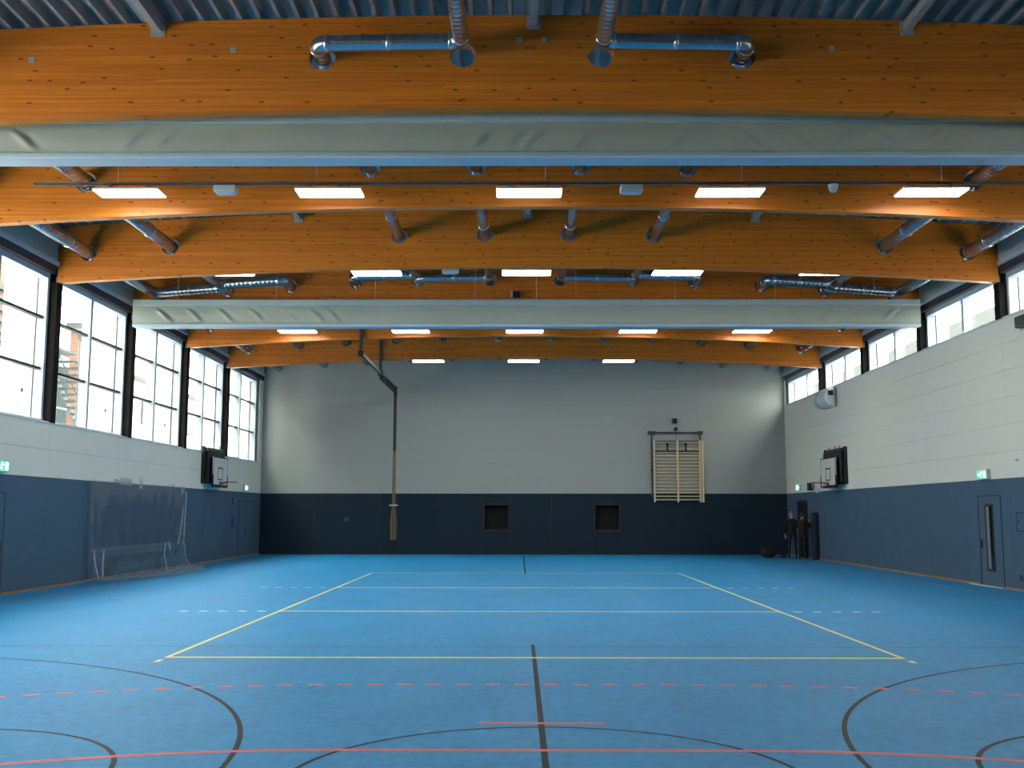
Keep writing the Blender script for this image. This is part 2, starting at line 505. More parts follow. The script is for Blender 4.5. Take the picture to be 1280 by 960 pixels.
# basketball cross court (black)
line('basketball_axis_line', 'line_black', [(0, 14.33), (0, 0.2)], 0.05, 0.0012)
line('basketball_axis_line', 'line_black', [(0, 30.35), (0, 43.3)], 0.05, 0.0012)
line('basketball_sideline', 'line_black', [(-9.3, 14.1), (9.3, 14.1)], 0.022, 0.0012)
line('centre_circle', 'line_black', arc(0, 7.15, 1.755, 0, 2 * PI, 96)[:-1], 0.040, 0.0011, True)
for s in (-1, 1):
    a = arc(8.31, 7.15, 6.08, PI / 2, 1.5 * PI, 96)
    line('three_point_arc', 'line_black', [(s * x, y) for x, y in a], 0.042, 0.0011)
    a = arc(4.60, 7.15, 1.63, PI / 2, 1.5 * PI, 48)
    line('free_throw_arc', 'line_black', [(s * x, y) for x, y in a], 0.040, 0.0010)

# ---- walls
wl = MB()
wl.box(-WX - 0.45, -WX - 0.02, Y0, Y1 + 0.4, 0, SILL_L - 0.04)
wl.box(-WX - 0.45, -WX - 0.10, Y0, Y1 + 0.4, HEAD + 0.12, 9.0)
wl.box(-WX - 0.45, -WX - 0.02, 43.95, Y1 + 0.4, SILL_L - 0.05, HEAD + 0.15)
wall_left = tag(wl.build('wall_left', M['plaster']), None, None, None, 'structure')
wr = MB()
wr.box(WX + 0.02, WX + 0.45, Y0, Y1 + 0.4, 0, SILL_R - 0.04)
wr.box(WX + 0.10, WX + 0.45, Y0, Y1 + 0.4, HEAD + 0.12, 9.0)
wr.box(WX + 0.02, WX + 0.45, 44.35, Y1 + 0.4, SILL_R - 0.05, HEAD + 0.15)
wall_right = tag(wr.build('wall_right', M['plaster']), None, None, None, 'structure')
# end wall with the two square openings cut out
wb = MB()
OP = [(-1.725, -0.545, 0.955, 2.165), (2.955, 4.135, 0.950, 2.160)]
xs = [-WX - 0.45, OP[0][0], OP[0][1], OP[1][0], OP[1][1], WX + 0.45]
for i in range(5):
    if i in (1, 3):
        o_ = OP[0 if i == 1 else 1]
        wb.box(xs[i], xs[i + 1], Y1 + 0.02, Y1 + 0.4, 0, o_[2])
        wb.box(xs[i], xs[i + 1], Y1 + 0.02, Y1 + 0.4, o_[3], 9.3)
        wb.box(xs[i], xs[i + 1], Y1 + 0.4, Y1 + 0.45, o_[2], o_[3])
    else:
        wb.box(xs[i], xs[i + 1], Y1 + 0.02, Y1 + 0.4, 0, 9.3)
wall_back = tag(wb.build('wall_back', M['plaster']), None, None, None, 'structure')
wall_front = tag(MB().box(-WX - 0.45, WX + 0.45, Y0 - 0.3, Y0, 0, 9.3).build('wall_front', M['blue_panel']), None, None, None, 'structure')

G = 0.003   # half joint


def wall_panels(wall, side, z_edges, y_edges, m, name, skip=(), G=0.003):
    """panels 20 mm proud of the backing, separated by recessed joints"""
    for i in range(len(z_edges) - 1):
        for j in range(len(y_edges) - 1):
            if (i, j) in skip: continue
            y0, y1, z0, z1 = y_edges[j] + G, y_edges[j + 1] - G, z_edges[i] + G, z_edges[i + 1] - G
            if side == 'L': b = (-WX - 0.02, -WX, y0, y1, z0, z1)
            elif side == 'R': b = (WX, WX + 0.02, y0, y1, z0, z1)
            else: b = (y0, y1, Y1, Y1 + 0.02, z0, z1)
            box_obj(name, m, wall, *b)


bays = [-0.15 + 4.9 * k for k in range(10)]           # ... 43.95
side_y = [Y0] + bays[1:] + [Y1]
wall_panels(wall_left, 'L', [BAND, 3.203, SILL_L], side_y, M['white_panel'], 'wall_panel')
wall_panels(wall_right, 'R', [BAND, 3.18, 3.805, 4.43, 5.055, 5.68, SILL_R], side_y, M['white_panel'], 'wall_panel')
wall_panels(wall_left, 'L', [SILL_L, HEAD + 0.12], [43.97, Y1], M['white_panel'], 'wall_panel')
wall_panels(wall_right, 'R', [SILL_R, HEAD + 0.12], [44.37, Y1], M['white_panel'], 'wall_panel')
half = sorted(set([Y0] + [b for b in bays[1:]] + [b + 2.45 for b in bays[:-1]] + [Y1]))
wall_panels(wall_left, 'L', [0.055, BAND], half, M['blue_panel'], 'impact_panel')
wall_panels(wall_right, 'R', [0.055, BAND], half, M['blue_panel'], 'impact_panel')
back_x = [-WX, -7.43, -3.72, 0, 3.72, 7.43, WX]
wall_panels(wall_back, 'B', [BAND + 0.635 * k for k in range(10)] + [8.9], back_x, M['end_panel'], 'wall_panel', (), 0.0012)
# blue band of the end wall, fitted round the openings
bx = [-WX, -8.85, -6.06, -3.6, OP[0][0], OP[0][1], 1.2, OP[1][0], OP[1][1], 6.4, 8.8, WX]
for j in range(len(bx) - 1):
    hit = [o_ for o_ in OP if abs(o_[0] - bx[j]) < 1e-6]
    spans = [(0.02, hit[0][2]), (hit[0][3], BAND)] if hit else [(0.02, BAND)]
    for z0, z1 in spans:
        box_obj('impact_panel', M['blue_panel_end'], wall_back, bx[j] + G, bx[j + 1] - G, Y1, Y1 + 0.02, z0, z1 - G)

# ---- baseboards
for s, nm in ((-1, 'left'), (1, 'right')):
    b = MB()
    spans = [(Y0, 21.35), (22.42, Y1)] if s < 0 else [(Y0, 24.80), (26.12, 41.45), (42.95, Y1)]
    for y0, y1 in spans:
        b.box(s * (WX - 0.03), s * (WX + 0.02), y0, y1, 0.0, 0.055)
    tag(b.build('baseboard_' + nm, M['base_orange']), None, None, None, 'structure')
tag(MB().box(-WX, WX, Y1 - 0.025, Y1 + 0.02, 0, 0.018).build('baseboard_back', M['mid_steel']), None, None, None, 'structure')

# ---- posts, headers, windows
GX = 0.27   # depth of the glazing behind the wall face
for s, wall, sill, n in ((-1, wall_left, SILL_L, 3), (1, wall_right, SILL_R, 1)):
    for yb in BEAM_Y + [-0.15, 43.95]:
        if yb > 43: continue
        box_obj('post', M['post'], wall, s * (WX - 0.06), s * (WX + 0.42), yb - 0.14, yb + 0.14, sill - 0.02, beam_bot(WX) if yb > 0 else 7.4)
        box_obj('post_head', M['post'], wall, s * (WX + 0.11), s * (WX + 0.42), yb - 0.14, yb + 0.14, beam_bot(WX), HEAD + 0.12)
tn = 1
for s, sill in ((-1, SILL_L), (1, SILL_R)):
    t = MB().box(s * (WX - 0.03), s * (WX + 0.45), Y0, 43.97, sill - 0.04, sill)
    tag(t.build('trim_%d' % tn, M['sill']), None, None, None, 'structure'); tn += 1
    # grey spandrel box, its lower flange and the dark shadow gap: one run per bay
    for i in range(9):
        y0, y1 = bays[i] + 0.11, bays[i + 1] - 0.11
        if i == 8: y1 = Y1 - 0.01
        root = empty('trim_%d' % tn, (s * WX, (y0 + y1) / 2, 7.7), None, None, None, 'structure'); tn += 1
        box_obj('spandrel', M['spandrel'], root, s * (WX - 0.02), s * (WX + 0.10), y0, y1, 7.64, 8.55)
        box_obj('flange', M['alu'], root, s * (WX - 0.07), s * (WX + 0.10), y0, y1, 7.55, 7.64)
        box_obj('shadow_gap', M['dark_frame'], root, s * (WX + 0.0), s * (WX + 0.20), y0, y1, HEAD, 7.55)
wn = 1
for s, sill, nrow in ((-1, SILL_L, 3), (1, SILL_R, 1)):
    for i in range(9):
        y0, y1 = bays[i] + 0.14, bays[i + 1] - 0.14
        if i == 8: y1 = 43.95 if s < 0 else 44.35
        x0, x1 = s * (WX + GX - 0.15), s * (WX + GX + 0.06)
        root = empty('window_%d' % wn, (s * (WX + GX), (y0 + y1) / 2, sill), None, None, None, 'structure'); wn += 1
        ym = (bays[i] + bays[i + 1]) / 2 - 0.1
        fw = 0.11
        fr = MB()
        fr.box(x0, x1, y0, y0 + fw, sill, HEAD); fr.box(x0, x1, y1 - fw, y1, sill, HEAD)
        fr.box(x0, x1, y0 + fw, y1 - fw, HEAD - 0.13, HEAD); fr.box(x0, x1, y0 + fw, y1 - fw, sill, sill + 0.05)
        fr.build('window_frame', M['alu'], root)
        box_obj('mullion', M['alu'], root, x0, x1, ym - 0.07, ym + 0.07, sill + 0.05, HEAD - 0.13)
        zs = [sill + 0.05, 5.08, 6.29, HEAD - 0.13] if nrow == 3 else [sill + 0.05, HEAD - 0.13]
        for z in zs[1:-1]:
            for a, b in ((y0 + fw, ym - 0.07), (ym + 0.07, y1 - fw)):
                box_obj('transom', M['dark_frame'], root, x0 + s * 0.06, x1 - s * 0.02, a, b, z - 0.03, z + 0.03)
        for r_ in range(nrow):
            for a, b in ((y0 + fw, ym - 0.07), (ym + 0.07, y1 - fw)):
                box_obj('pane', M['glass'], root, s * (WX + GX) - 0.005, s * (WX + GX) + 0.005, a - 0.01, b + 0.01, zs[r_] - 0.01, zs[r_ + 1] + 0.01)

# ---- ceiling: trapezoidal steel deck, ribs running the length of the hall
ck = MB()
prof = []
per = 0.28
x = -WX - 0.4
while x < WX + 0.4:
    for dx, h in ((0.0, 0.0), (0.058, 0.0), (0.085, 0.16), (0.255, 0.16)):
        prof.append((x + dx, beam_top(x + dx) + 0.02 + h))
    x += per
vs_, fs_ = [], []
for px, pz in prof:
    vs_ += [(px, Y0 - 0.2, pz), (px, Y1 + 0.3, pz)]
for i in range(len(prof) - 1):
    fs_.append((2 * i, 2 * i + 2, 2 * i + 3, 2 * i + 1))
ck.add(vs_, fs_)
n0 = len(prof)
up = [(px, yy, beam_top(px) + 0.30) for px, _ in prof for yy in (Y0 - 0.2, Y1 + 0.3)]
ck.add(up, [(2 * i, 2 * i + 1, 2 * i + 3, 2 * i + 2) for i in range(n0 - 1)])
ceiling = tag(ck.build('ceiling', M['deck']), 'corrugated galvanised steel roof deck above the timber beams', None, None, 'structure')

# ================================================================== BEAMS
HX_ALL = [1.0, 3.03, 4.80, 6.68, 8.47, 10.42]
HX_FRONT = [1.0, 3.03, 8.47, 10.42]
hole_r = lambda x: 0.19 if x < 7 else 0.20


def beam_mesh(holes):
    cu = bpy.data.curves.new('beam_profile', 'CURVE')
    cu.dimensions = '2D'; cu.fill_mode = 'BOTH'; cu.extrude = 0.10

    def spl(pts):
        sp = cu.splines.new('POLY'); sp.points.add(len(pts) - 1)
        for i, p in enumerate(pts): sp.points[i].co = (p[0], p[1], 0, 1)
        sp.use_cyclic_u = True
    N = 44
    xs_ = [-11.12 + 22.24 * i / N for i in range(N + 1)]
    spl([(x_, beam_bot(x_)) for x_ in xs_] + [(x_, beam_top(x_)) for x_ in reversed(xs_)])
    for h in holes:
        for s in (-1, 1):
            r = hole_r(h)
            spl([(s * h + r * math.cos(2 * PI * i / 28), duct_z(h) + r * math.sin(2 * PI * i / 28)) for i in range(28)])
    tmp = bpy.data.objects.new('tmp', cu); COL.objects.link(tmp)
    bpy.context.view_layer.update()
    me = bpy.data.meshes.new_from_object(tmp.evaluated_get(bpy.context.evaluated_depsgraph_get()))
    COL.objects.unlink(tmp); bpy.data.objects.remove(tmp); bpy.data.curves.remove(cu)
    me.transform(Matrix.Rotation(PI / 2, 4, 'X'))
    me.materials.clear(); me.materials.append(M['wood'])
    return me


bm_front, bm_all = beam_mesh(HX_FRONT), beam_mesh(HX_ALL)
beam_names = ['eighth glulam beam from the end wall, above the front of the hall', 'seventh glulam beam from the end wall, above the front of the hall',
              'deep orange glulam beam with two galvanised ducts bent across its face', 'glulam beam right behind the first grey curtain and its row of lamps',
              'glulam beam with eight straight ducts, midway between the two grey curtains', 'glulam beam half hidden above the second, farther grey curtain',
              'glulam beam next behind the farther grey curtain', 'glulam beam nearest to the end wall of the hall']
beam_names[7] = 'last glulam beam before the white end wall'
for i, yb in enumerate(BEAM_Y):
    if i == 0: continue
    root = empty('glulam_beam', (0, yb, 7.5), beam_names[i], 'beam', 'arched timber roof beams', 'thing')
    o = bpy.data.objects.new('beam_body', bm_all if i >= 5 else bm_front)
    COL.objects.link(o); o.parent = root; o.location = (0, 0, -7.5)
    if i == 2:
        for px, pz in ((-7.25, 8.26), (-4.33, 8.41), (-0.18, 8.55), (0.18, 8.55), (4.33, 8.41), (7.25, 8.26)):
            b = MB().box(px - 0.04, px + 0.04, yb - 0.112, yb - 0.10, pz - 0.04, pz + 0.04)
            b.tube([(px, yb - 0.112, pz), (px, yb - 0.13, pz)], 0.014, 6)
            b.build('anchor_plate', M['steel'], root)

# ---- steel struts between the beams, under the deck
sn = {(-5.43): 'over the tall-window side', 0.03: 'on the hall axis', 5.43: 'over the high-window side'}
for i0, wh in ((1, 'ahead of the beam with bent ducts'), (3, 'ahead of the beam with straight ducts'), (4, 'above the farther curtain')):
    ya, yb = BEAM_Y[i0] + 0.10, BEAM_Y[i0 + 1] - 0.10
    for x_ in (-5.43, 0.03, 5.43):
        zt = beam_top(x_) - 0.02
        root = empty('roof_strut', (x_, (ya + yb) / 2, zt), 'grey roof strut %s, %s' % (sn[x_], wh), 'strut', 'steel struts under the deck', 'thing')
        MB().box(x_ - 0.055, x_ + 0.055, ya + 0.02, yb - 0.02, zt - 0.13, zt - 0.005).build('channel', M['steel'], root)
        for ye in (ya, yb):
            d = 0.02 if ye == ya else -0.02
            b = MB().box(x_ - 0.10, x_ + 0.10, ye, ye + d, zt - 0.20, zt + 0.0)
            for bxo in (-0.075, 0.075):
                b.tube([(x_ + bxo, ye + d, zt - 0.165), (x_ + bxo, ye + d * 2, zt - 0.165)], 0.012, 6)
            b.build('end_plate', M['steel'], root)

# ================================================================== DUCTS
def ridged(a, b, r):
    """points and radii of a spiral-seamed straight length"""
    a, b = Vector(a), Vector(b)
    L = (b - a).length
    pts, rad = [], []
    step = 0.115
    nn = max(1, int(L / step))
    for i in range(nn + 1):
        t = i / nn
        p = a.lerp(b, t)
        pts.append(p); rad.append(r)
        if i < nn:
            e = (b - a).normalized()
            pts += [p + e * step * 0.80, p + e * step * 0.90]
            rad += [r, r * 1.035]
    return pts, rad


def elbow(c, d_in, d_out, R, n=8):
    d_in, d_out = Vector(d_in), Vector(d_out)
    ctr = Vector(c) - d_in * R + d_out * R
    return [ctr + (-d_out) * R * math.cos(a) + d_in * R * math.sin(a) for a in [PI / 2 * i / n for i in range(n + 1)]]


def duct(nodes, r, label, drop=None):
    """nodes: corner points; straight lengths and bends are parts"""
    nodes = [Vector(p) for p in nodes]
    root = empty('ventilation_duct', nodes[0], label, 'duct', 'galvanised spiral ducts', 'thing')
    R = r * 1.25
    n = len(nodes)
    ends = []
    for i in range(n - 1):
        d = (nodes[i + 1] - nodes[i]).normalized()
        a = nodes[i] + (d * R if i > 0 else d * 0)
        b = nodes[i + 1] - (d * R if i < n - 2 else d * 0)
        pts, rad = ridged(a, b, r)
        MB().tube(pts, rad, 18, True).build('pipe', M['duct'], root)
        L = (b - a).length
        m = max(1, int(L / 3.0))
        for k in range(1, m + 1) if L > 1.2 else ():
            t = k / (m + 1)
            p = a.lerp(b, t)
            MB().tube([p - d * 0.035, p - d * 0.03, p + d * 0.03, p + d * 0.035], [r * 1.0, r * 1.09, r * 1.09, r * 1.0], 18, False).build('collar', M['collar'], root)
    for i in range(1, n - 1):
        di = (nodes[i] - nodes[i - 1]).normalized(); do = (nodes[i + 1] - nodes[i]).normalized()
        e = elbow(nodes[i], di, do, R)
        MB().tube(e, r * 1.03, 18, True).build('elbow', M['duct'], root)
        for p, d in ((e[0], di), (e[-1], do)):
            MB().tube([p - d * 0.03, p - d * 0.025, p + d * 0.025, p + d * 0.03], [r * 1.02, r * 1.09, r * 1.09, r * 1.02], 18, False).build('collar', M['collar'], root)
    return root


ri, ro, rw = 0.115, 0.142, 0.15
for s in (-1, 1):
    sd = 'tall-window' if s < 0 else 'high-window'
    D = lambda x_, y_: (s * x_, y_, duct_z(x_))
    X1, X2, X3, X4, X5, X6 = HX_ALL
    yA, yB = 28.42, 28.86
    duct([D(X1, 9.3), (s * X1, 14.02, duct_z(X1)), (s * X2, 14.02, duct_z(X1) - 0.03), (s * X2, yA, duct_z(X2)), (s * X3, yA, duct_z(X3)), D(X3, 44.3)], ri,
         'spiral duct bent across the front beam face, %s side' % sd)
    duct([D(X1, 15.7), D(X1, yB), D(X2, yB), D(X2, 44.3)], ri, 'slim spiral duct beside the hall axis between both curtains, %s side' % sd)
    duct([D(X1, 29.7), D(X1, 44.3)], ri, 'slim spiral duct beside the hall axis behind the farther curtain, %s side' % sd)
    duct([D(X5, 9.3), D(X5, yA), D(X4, yA), D(X4, 44.3)], ro, 'wide spiral duct third from the axis, elbowed above the farther curtain, %s side' % sd)
    duct([D(X6, 9.3), D(X6, yB), D(X5, yB), D(X5, 44.3)], rw, 'widest spiral duct close to the window headers, elbowed inward, %s side' % sd)
    duct([D(X6, 29.7), D(X6, 44.3)], ro, 'spiral duct along the window headers behind the farther curtain, %s side' % sd)

# ================================================================== DIVIDING CURTAINS
def divider(y0, zb, zt, xh, label, folds, seed):
    root = empty('dividing_curtain', (0, y0 + 0.2, zb), label, 'curtain', 'gathered dividing curtains', 'thing')
    dep = 0.40
    MB().bevel_box(-xh, xh, y0 - 0.02, y0 + dep, zt - 0.17, zt, 0.012).build('head_casing', M['canvas_edge'], root)
    # gathered fabric, one sheet with swagged folds
    nx, nz = 420, 14
    z1, z0 = zt - 0.17, zb + 0.10
    vs, fs = [], []
    rnd = random.Random(seed)
    fold = [(rnd.uniform(-xh, xh), rnd.uniform(0.4, 1.0), rnd.choice((-1, 1))) for _ in range(folds)]
    fold += [(s * (xh - 0.7 - 0.85 * k), 1.5 - 0.12 * k, s) for s in (-1, 1) for k in range(4)]
    for j in range(nz + 1):
        t = j / nz
        for i in range(nx + 1):
            x_ = -xh + 2 * xh * i / nx
            d = 0.012 * noise.noise(Vector((x_ * 0.9, t * 2.0, seed)))
            for fx, amp, sg in fold:
                u = x_ - fx + sg * (0.55 * t ** 0.7 - 0.2)
                if abs(u) < 0.5:
                    d += 0.050 * amp * math.exp(-(u / 0.065) ** 2) * math.sin(PI * min(1, (1 - t) * 1.15 + 0.02)) - 0.024 * amp * math.exp(-((u - 0.12) / 0.08) ** 2) * math.sin(PI * t)
            vs.append((x_, y0 + 0.03 - 0.03 * math.sin(PI * t) - d, z0 + (z1 - z0) * (1 - t) * 1.0))
    for j in range(nz):
        for i in range(nx):
            a = j * (nx + 1) + i
            fs.append((a, a + nx + 1, a + nx + 2, a + 1))
    fb = MB().add(vs, fs, True)
    fb.box(-xh, xh, y0 + 0.06, y0 + dep - 0.02, z0, z1)
    fb.build('fabric', M['canvas'], root)
    MB().bevel_box(-xh, xh, y0 - 0.015, y0 + dep - 0.01, zb + 0.035, zb + 0.10, 0.02).build('bottom_hem', M['canvas_edge'], root)
    b = MB().tube([(-xh, y0 + 0.03, zb + 0.025), (xh, y0 + 0.03, zb + 0.025)], 0.026, 10)
    b.box(-xh, xh, y0 + 0.03, y0 + dep - 0.03, zb, zb + 0.036)
    b.build('weight_tube', M['alu'], root)
    for x_ in (-9.7, -6.95, -4.19, -1.4, 1.4, 4.16, 6.95, 9.7):
        MB().tube([(x_, y0 + 0.34, zt), (x_, y0 + 0.34, beam_top(x_) + 0.03)], 0.010, 6).build('suspension_rod', M['steel'], root)
    if y0 > 20:
        MB().tube([(0.30, y0 + 0.10, zt), (0.30, y0 + 0.10, beam_top(0.3) + 0.03)], 0.007, 6).build('pull_cord', M['net'], root)
    return root


divider(14.9, 6.945, 7.65, 10.95, 'grey gathered dividing curtain, closer and larger, behind the beam with bent ducts', 16, 3)
divider(28.3, 6.82, 7.575, 10.82, 'grey dividing curtain with swagged folds at both ends, the farther and smaller one', 6, 8)

# ================================================================== LAMPS
def make_lamp():
    root = empty('ceiling_luminaire', (0, 0, 0))
    L, W_ = 0.60, 0.245
    MB().bevel_box(-L, L, -W_, W_, 0.016, 0.055, 0.008).build('housing', M['lamp_body'], root)
    MB().bevel_box(-L + 0.01, L - 0.01, -W_ + 0.01, W_ - 0.01, 0.0, 0.018, 0.006).build('diffuser', M['lamp'], root)
    for x_ in (-0.35, 0.35):
        MB().box(x_ - 0.02, x_ + 0.02, -0.05, 0.05, 0.055, 0.17).build('clamp', M['rail'], root)
    MB().box(-0.2, 0.2, -0.06, 0.06, 0.055, 0.10).build('ballast_box', M['lamp_body'], root)
    return root


lamp0 = make_lamp()
rows = [(18.60, 7.55, 'front row behind the closer curtain', [-7.33, -3.65, 0.0, 3.67, 7.35]),
        (25.06, 7.55, 'row above the farther curtain', [-7.3, -3.66, 0.0, 3.68, 7.3]),
        (33.38, 7.55, 'row just under the farther curtain', [-7.35, -3.68, 0.0, 3.66, 7.34]),
        (39.76, 7.505, 'last row by the end wall', [-7.3, -3.66, 0.0, 3.64, 7.3])]
posn = {0: 'outermost on the tall-window side', 1: 'inner on the tall-window side', 2: 'middle', 3: 'inner on the high-window side', 4: 'outermost on the high-window side'}
for ri_, (yy, zz, rl, xs_) in enumerate(rows):
    for k, x_ in enumerate(xs_):
        if ri_ == 3 and k in (0, 4): continue
        o = lamp0 if (ri_ == 0 and k == 0) else copy_tree(lamp0)
        o.location = (x_, yy, zz)
        tag(o, 'lit white oblong lamp, %s, %s' % (rl, posn[k]), 'lamp', 'oblong ceiling lamps', 'thing')
    xr = 9.1 if ri_ < 3 else 4.6
    zr = zz + 0.17
    root = empty('lamp_rail', (0, yy, zr), 'thin grey rail over the lamps, %s' % rl, 'rail', 'lamp rails across the hall', 'thing')
    b = MB().box(-xr, xr, yy - 0.03, yy + 0.03, zr, zr + 0.012)
    b.box(-xr, xr, yy - 0.03, yy - 0.024, zr, zr + 0.05); b.box(-xr, xr, yy + 0.024, yy + 0.03, zr, zr + 0.05)
    b.build('channel', M['rail'], root)
    MB().tube([(-xr + 0.02, yy, zr + 0.035), (xr - 0.02, yy, zr + 0.035)], 0.012, 6).build('cable', M['black'], root)
    for x_ in (-7.55, -3.9, 0.3, 3.9, 7.55):
        if abs(x_) > xr: continue
        MB().tube([(x_, yy, zr + 0.01), (x_, yy, beam_top(x_) + 0.03)], 0.011, 6).build('hanger_rod', M['steel'], root)

# emergency lights and sensors on the rails
def emergency(x_, yy, zz, label):
    root = empty('emergency_light', (x_, yy, zz), label, 'emergency light', 'small emergency lights on the rails', 'thing')
    MB().bevel_box(x_ - 0.20, x_ + 0.20, yy - 0.13, yy + 0.13, zz + 0.03, zz + 0.15, 0.012).build('casing', M['pale_plastic'], root)
    MB().box(x_ - 0.05, x_ + 0.05, yy - 0.04, yy + 0.04, zz + 0.15, zz + 0.178).build('clip', M['rail'], root)
    MB().bevel_box(x_ - 0.15, x_ + 0.15, yy - 0.09, yy + 0.09, zz + 0.008, zz + 0.032, 0.008).build('lens', M['alu'], root)


emergency(-5.56, 18.60, 7.54, 'small grey box light on the front rail between two lamps, tall-window side')
emergency(1.87, 18.60, 7.54, 'small grey box light on the front rail beside the middle lamp')
emergency(-1.86, 25.06, 7.54, 'small grey box light on the rail above the farther curtain')
root = empty('motion_sensor', (5.56, 18.60, 7.55), 'small round white sensor under the front lamp rail', 'sensor', None, 'thing')
MB().tube([(5.56, 18.60, 7.712), (5.56, 18.60, 7.66)], 0.09, 16).build('base', M['lamp_body'], root)
MB().tube([(5.56, 18.60, 7.66), (5.56, 18.60, 7.62), (5.56, 18.60, 7.58), (5.56, 18.60, 7.56)], [0.085, 0.08, 0.055, 0.01], 16).build('lens', M['pale_plastic'], root)
root = empty('cable_reel', (-0.26, 28.95, 7.95), 'small black motor on the beam above the farther curtain', 'motor', None, 'thing')
MB().tube([(-0.36, 28.99, 7.86), (-0.14, 28.99, 7.86)], 0.10, 14).build('drum', M['black'], root)
MB().box(-0.42, -0.36, 28.90, 29.15, 7.78, 7.94).build('bracket', M['steel'], root)

# ================================================================== DOORS
def seam(mb, fixed, s, y0, y1, z0, z1, wd=0.025):
    """thin dark frame lines round a leaf in a side wall (fixed = x of the face)"""
    a, b = fixed, fixed - s * 0.012
    mb.box(a, b, y0 - wd, y0, z0, z1 + wd); mb.box(a, b, y1, y1 + wd, z0, z1 + wd); mb.box(a, b, y0, y1, z1, z1 + wd)
    return mb


# door with the tall glazed slot, high-window side
d = empty('door_1', (WX, 25.47, 0), None, None, None, 'structure')
seam(MB(), WX, 1, 24.88, 26.06, 0.0, 2.15).build('door_frame', M['blue_edge'], d)
lf = MB()
x0, x1 = WX - 0.006, WX + 0.0
SY0, SY1, SZ0, SZ1 = 25.29, 25.71, 0.37, 1.97
lf.box(x0, x1, 24.88, SY0, 0.01, 2.15); lf.box(x0, x1, SY1, 26.06, 0.01, 2.15)
lf.box(x0, x1, SY0, SY1, 0.01, SZ0); lf.box(x0, x1, SY0, SY1, SZ1, 2.15)
lf.build('door_leaf', M['blue_panel'], d)
b = MB(); seam(b, WX - 0.006, 1, SY0 + 0.05, SY1 - 0.05, SZ0 + 0.05, SZ1 - 0.05, 0.05)
b.box(WX - 0.018, WX - 0.006, SY0, SY1, SZ0, SZ0 + 0.05); b.build('slot_frame', M['black'], d)
MB().box(WX - 0.008, WX - 0.004, SY0 + 0.05, SY1 - 0.05, SZ0 + 0.05, SZ1 - 0.05).build('slot_pane', M['door_glass'], d)
MB().box(WX - 0.0095, WX - 0.008, 25.50, SY1 - 0.05, SZ0 + 0.05, SZ1 - 0.06).build('slot_reveal', M['slot_light'], d)
b = MB().box(WX - 0.02, WX - 0.006, 25.93, 26.0, 0.90, 1.12)
b.tube([(WX - 0.02, 25.965, 1.04), (WX - 0.06, 25.965, 1.04), (WX - 0.06, 25.85, 1.04)], 0.012, 8)
b.build('door_handle', M['black'], d)
MB().box(WX - 0.10, WX - 0.0, 24.85, 26.6, 0.0, 0.022).build('threshold', M['pale_plastic'], d)
# door partly in view at the edge, tall-window side
d = empty('door_2', (-WX, 21.9, 0), None, None, None, 'structure')
seam(MB(), -WX, -1, 21.38, 22.38, 0.0, 2.15).build('door_frame', M['blue_edge'], d)
MB().box(-WX, -WX + 0.006, 21.38, 22.38, 0.01, 2.15).build('door_leaf', M['blue_panel'], d)
b = MB().box(-WX + 0.006, -WX + 0.02, 22.23, 22.31, 0.90, 1.12)
b.tube([(-WX + 0.02, 22.27, 1.04), (-WX + 0.06, 22.27, 1.04), (-WX + 0.06, 22.14, 1.04)], 0.012, 8)
b.build('door_handle', M['black'], d)
# door by the far corner, tall-window side
d = empty('door_3', (-WX, 42.3, 0), None, None, None, 'structure')
seam(MB(), -WX, -1, 41.2, 43.5, 0.0, 2.18, 0.03).build('door_frame', M['blue_edge'], d)
MB().box(-WX, -WX + 0.006, 41.2, 43.5, 0.01, 2.18).build('door_leaf', M['blue_panel'], d)
b = MB().box(-WX + 0.006, -WX + 0.02, 42.2, 42.3, 0.88, 1.14)
b.tube([(-WX + 0.02, 42.25, 1.04), (-WX + 0.06, 42.25, 1.04), (-WX + 0.06, 42.12, 1.04)], 0.012, 8)
b.build('door_handle', M['black'], d)
# equipment-store gate in the end wall
d = empty('door_4', (-7.46, Y1, 0), None, None, None, 'structure')
b = MB()
for (xa, xb, za, zb_) in ((-8.88, -8.83, 0, 2.50), (-6.08, -6.03, 0, 2.50), (-8.88, -6.03, 2.45, 2.50), (-8.88, -6.03, 0.0, 0.05)):
    b.box(xa, xb, Y1 - 0.014, Y1, za, zb_)
b.build('gate_frame', M['box_frame'], d)
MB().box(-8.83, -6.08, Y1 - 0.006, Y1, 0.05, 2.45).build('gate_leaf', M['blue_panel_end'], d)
MB().box(-7.56, -7.38, Y1 - 0.03, Y1 - 0.006, 1.38, 1.56).build('handle_plate', M['mid_steel'], d)
# open passage in the high-window wall by the corner
d = empty('door_5', (WX, 42.2, 0), None, None, None, 'structure')
seam(MB(), WX, 1, 41.5, 42.9, 0.0, 2.2, 0.05).build('door_frame', M['black'], d)
MB().box(WX - 0.008, WX, 41.5, 42.9, 0.0, 2.2).build('door_leaf', M['void'], d)  # black sheet stands for the darkness of the open passage, no leaf

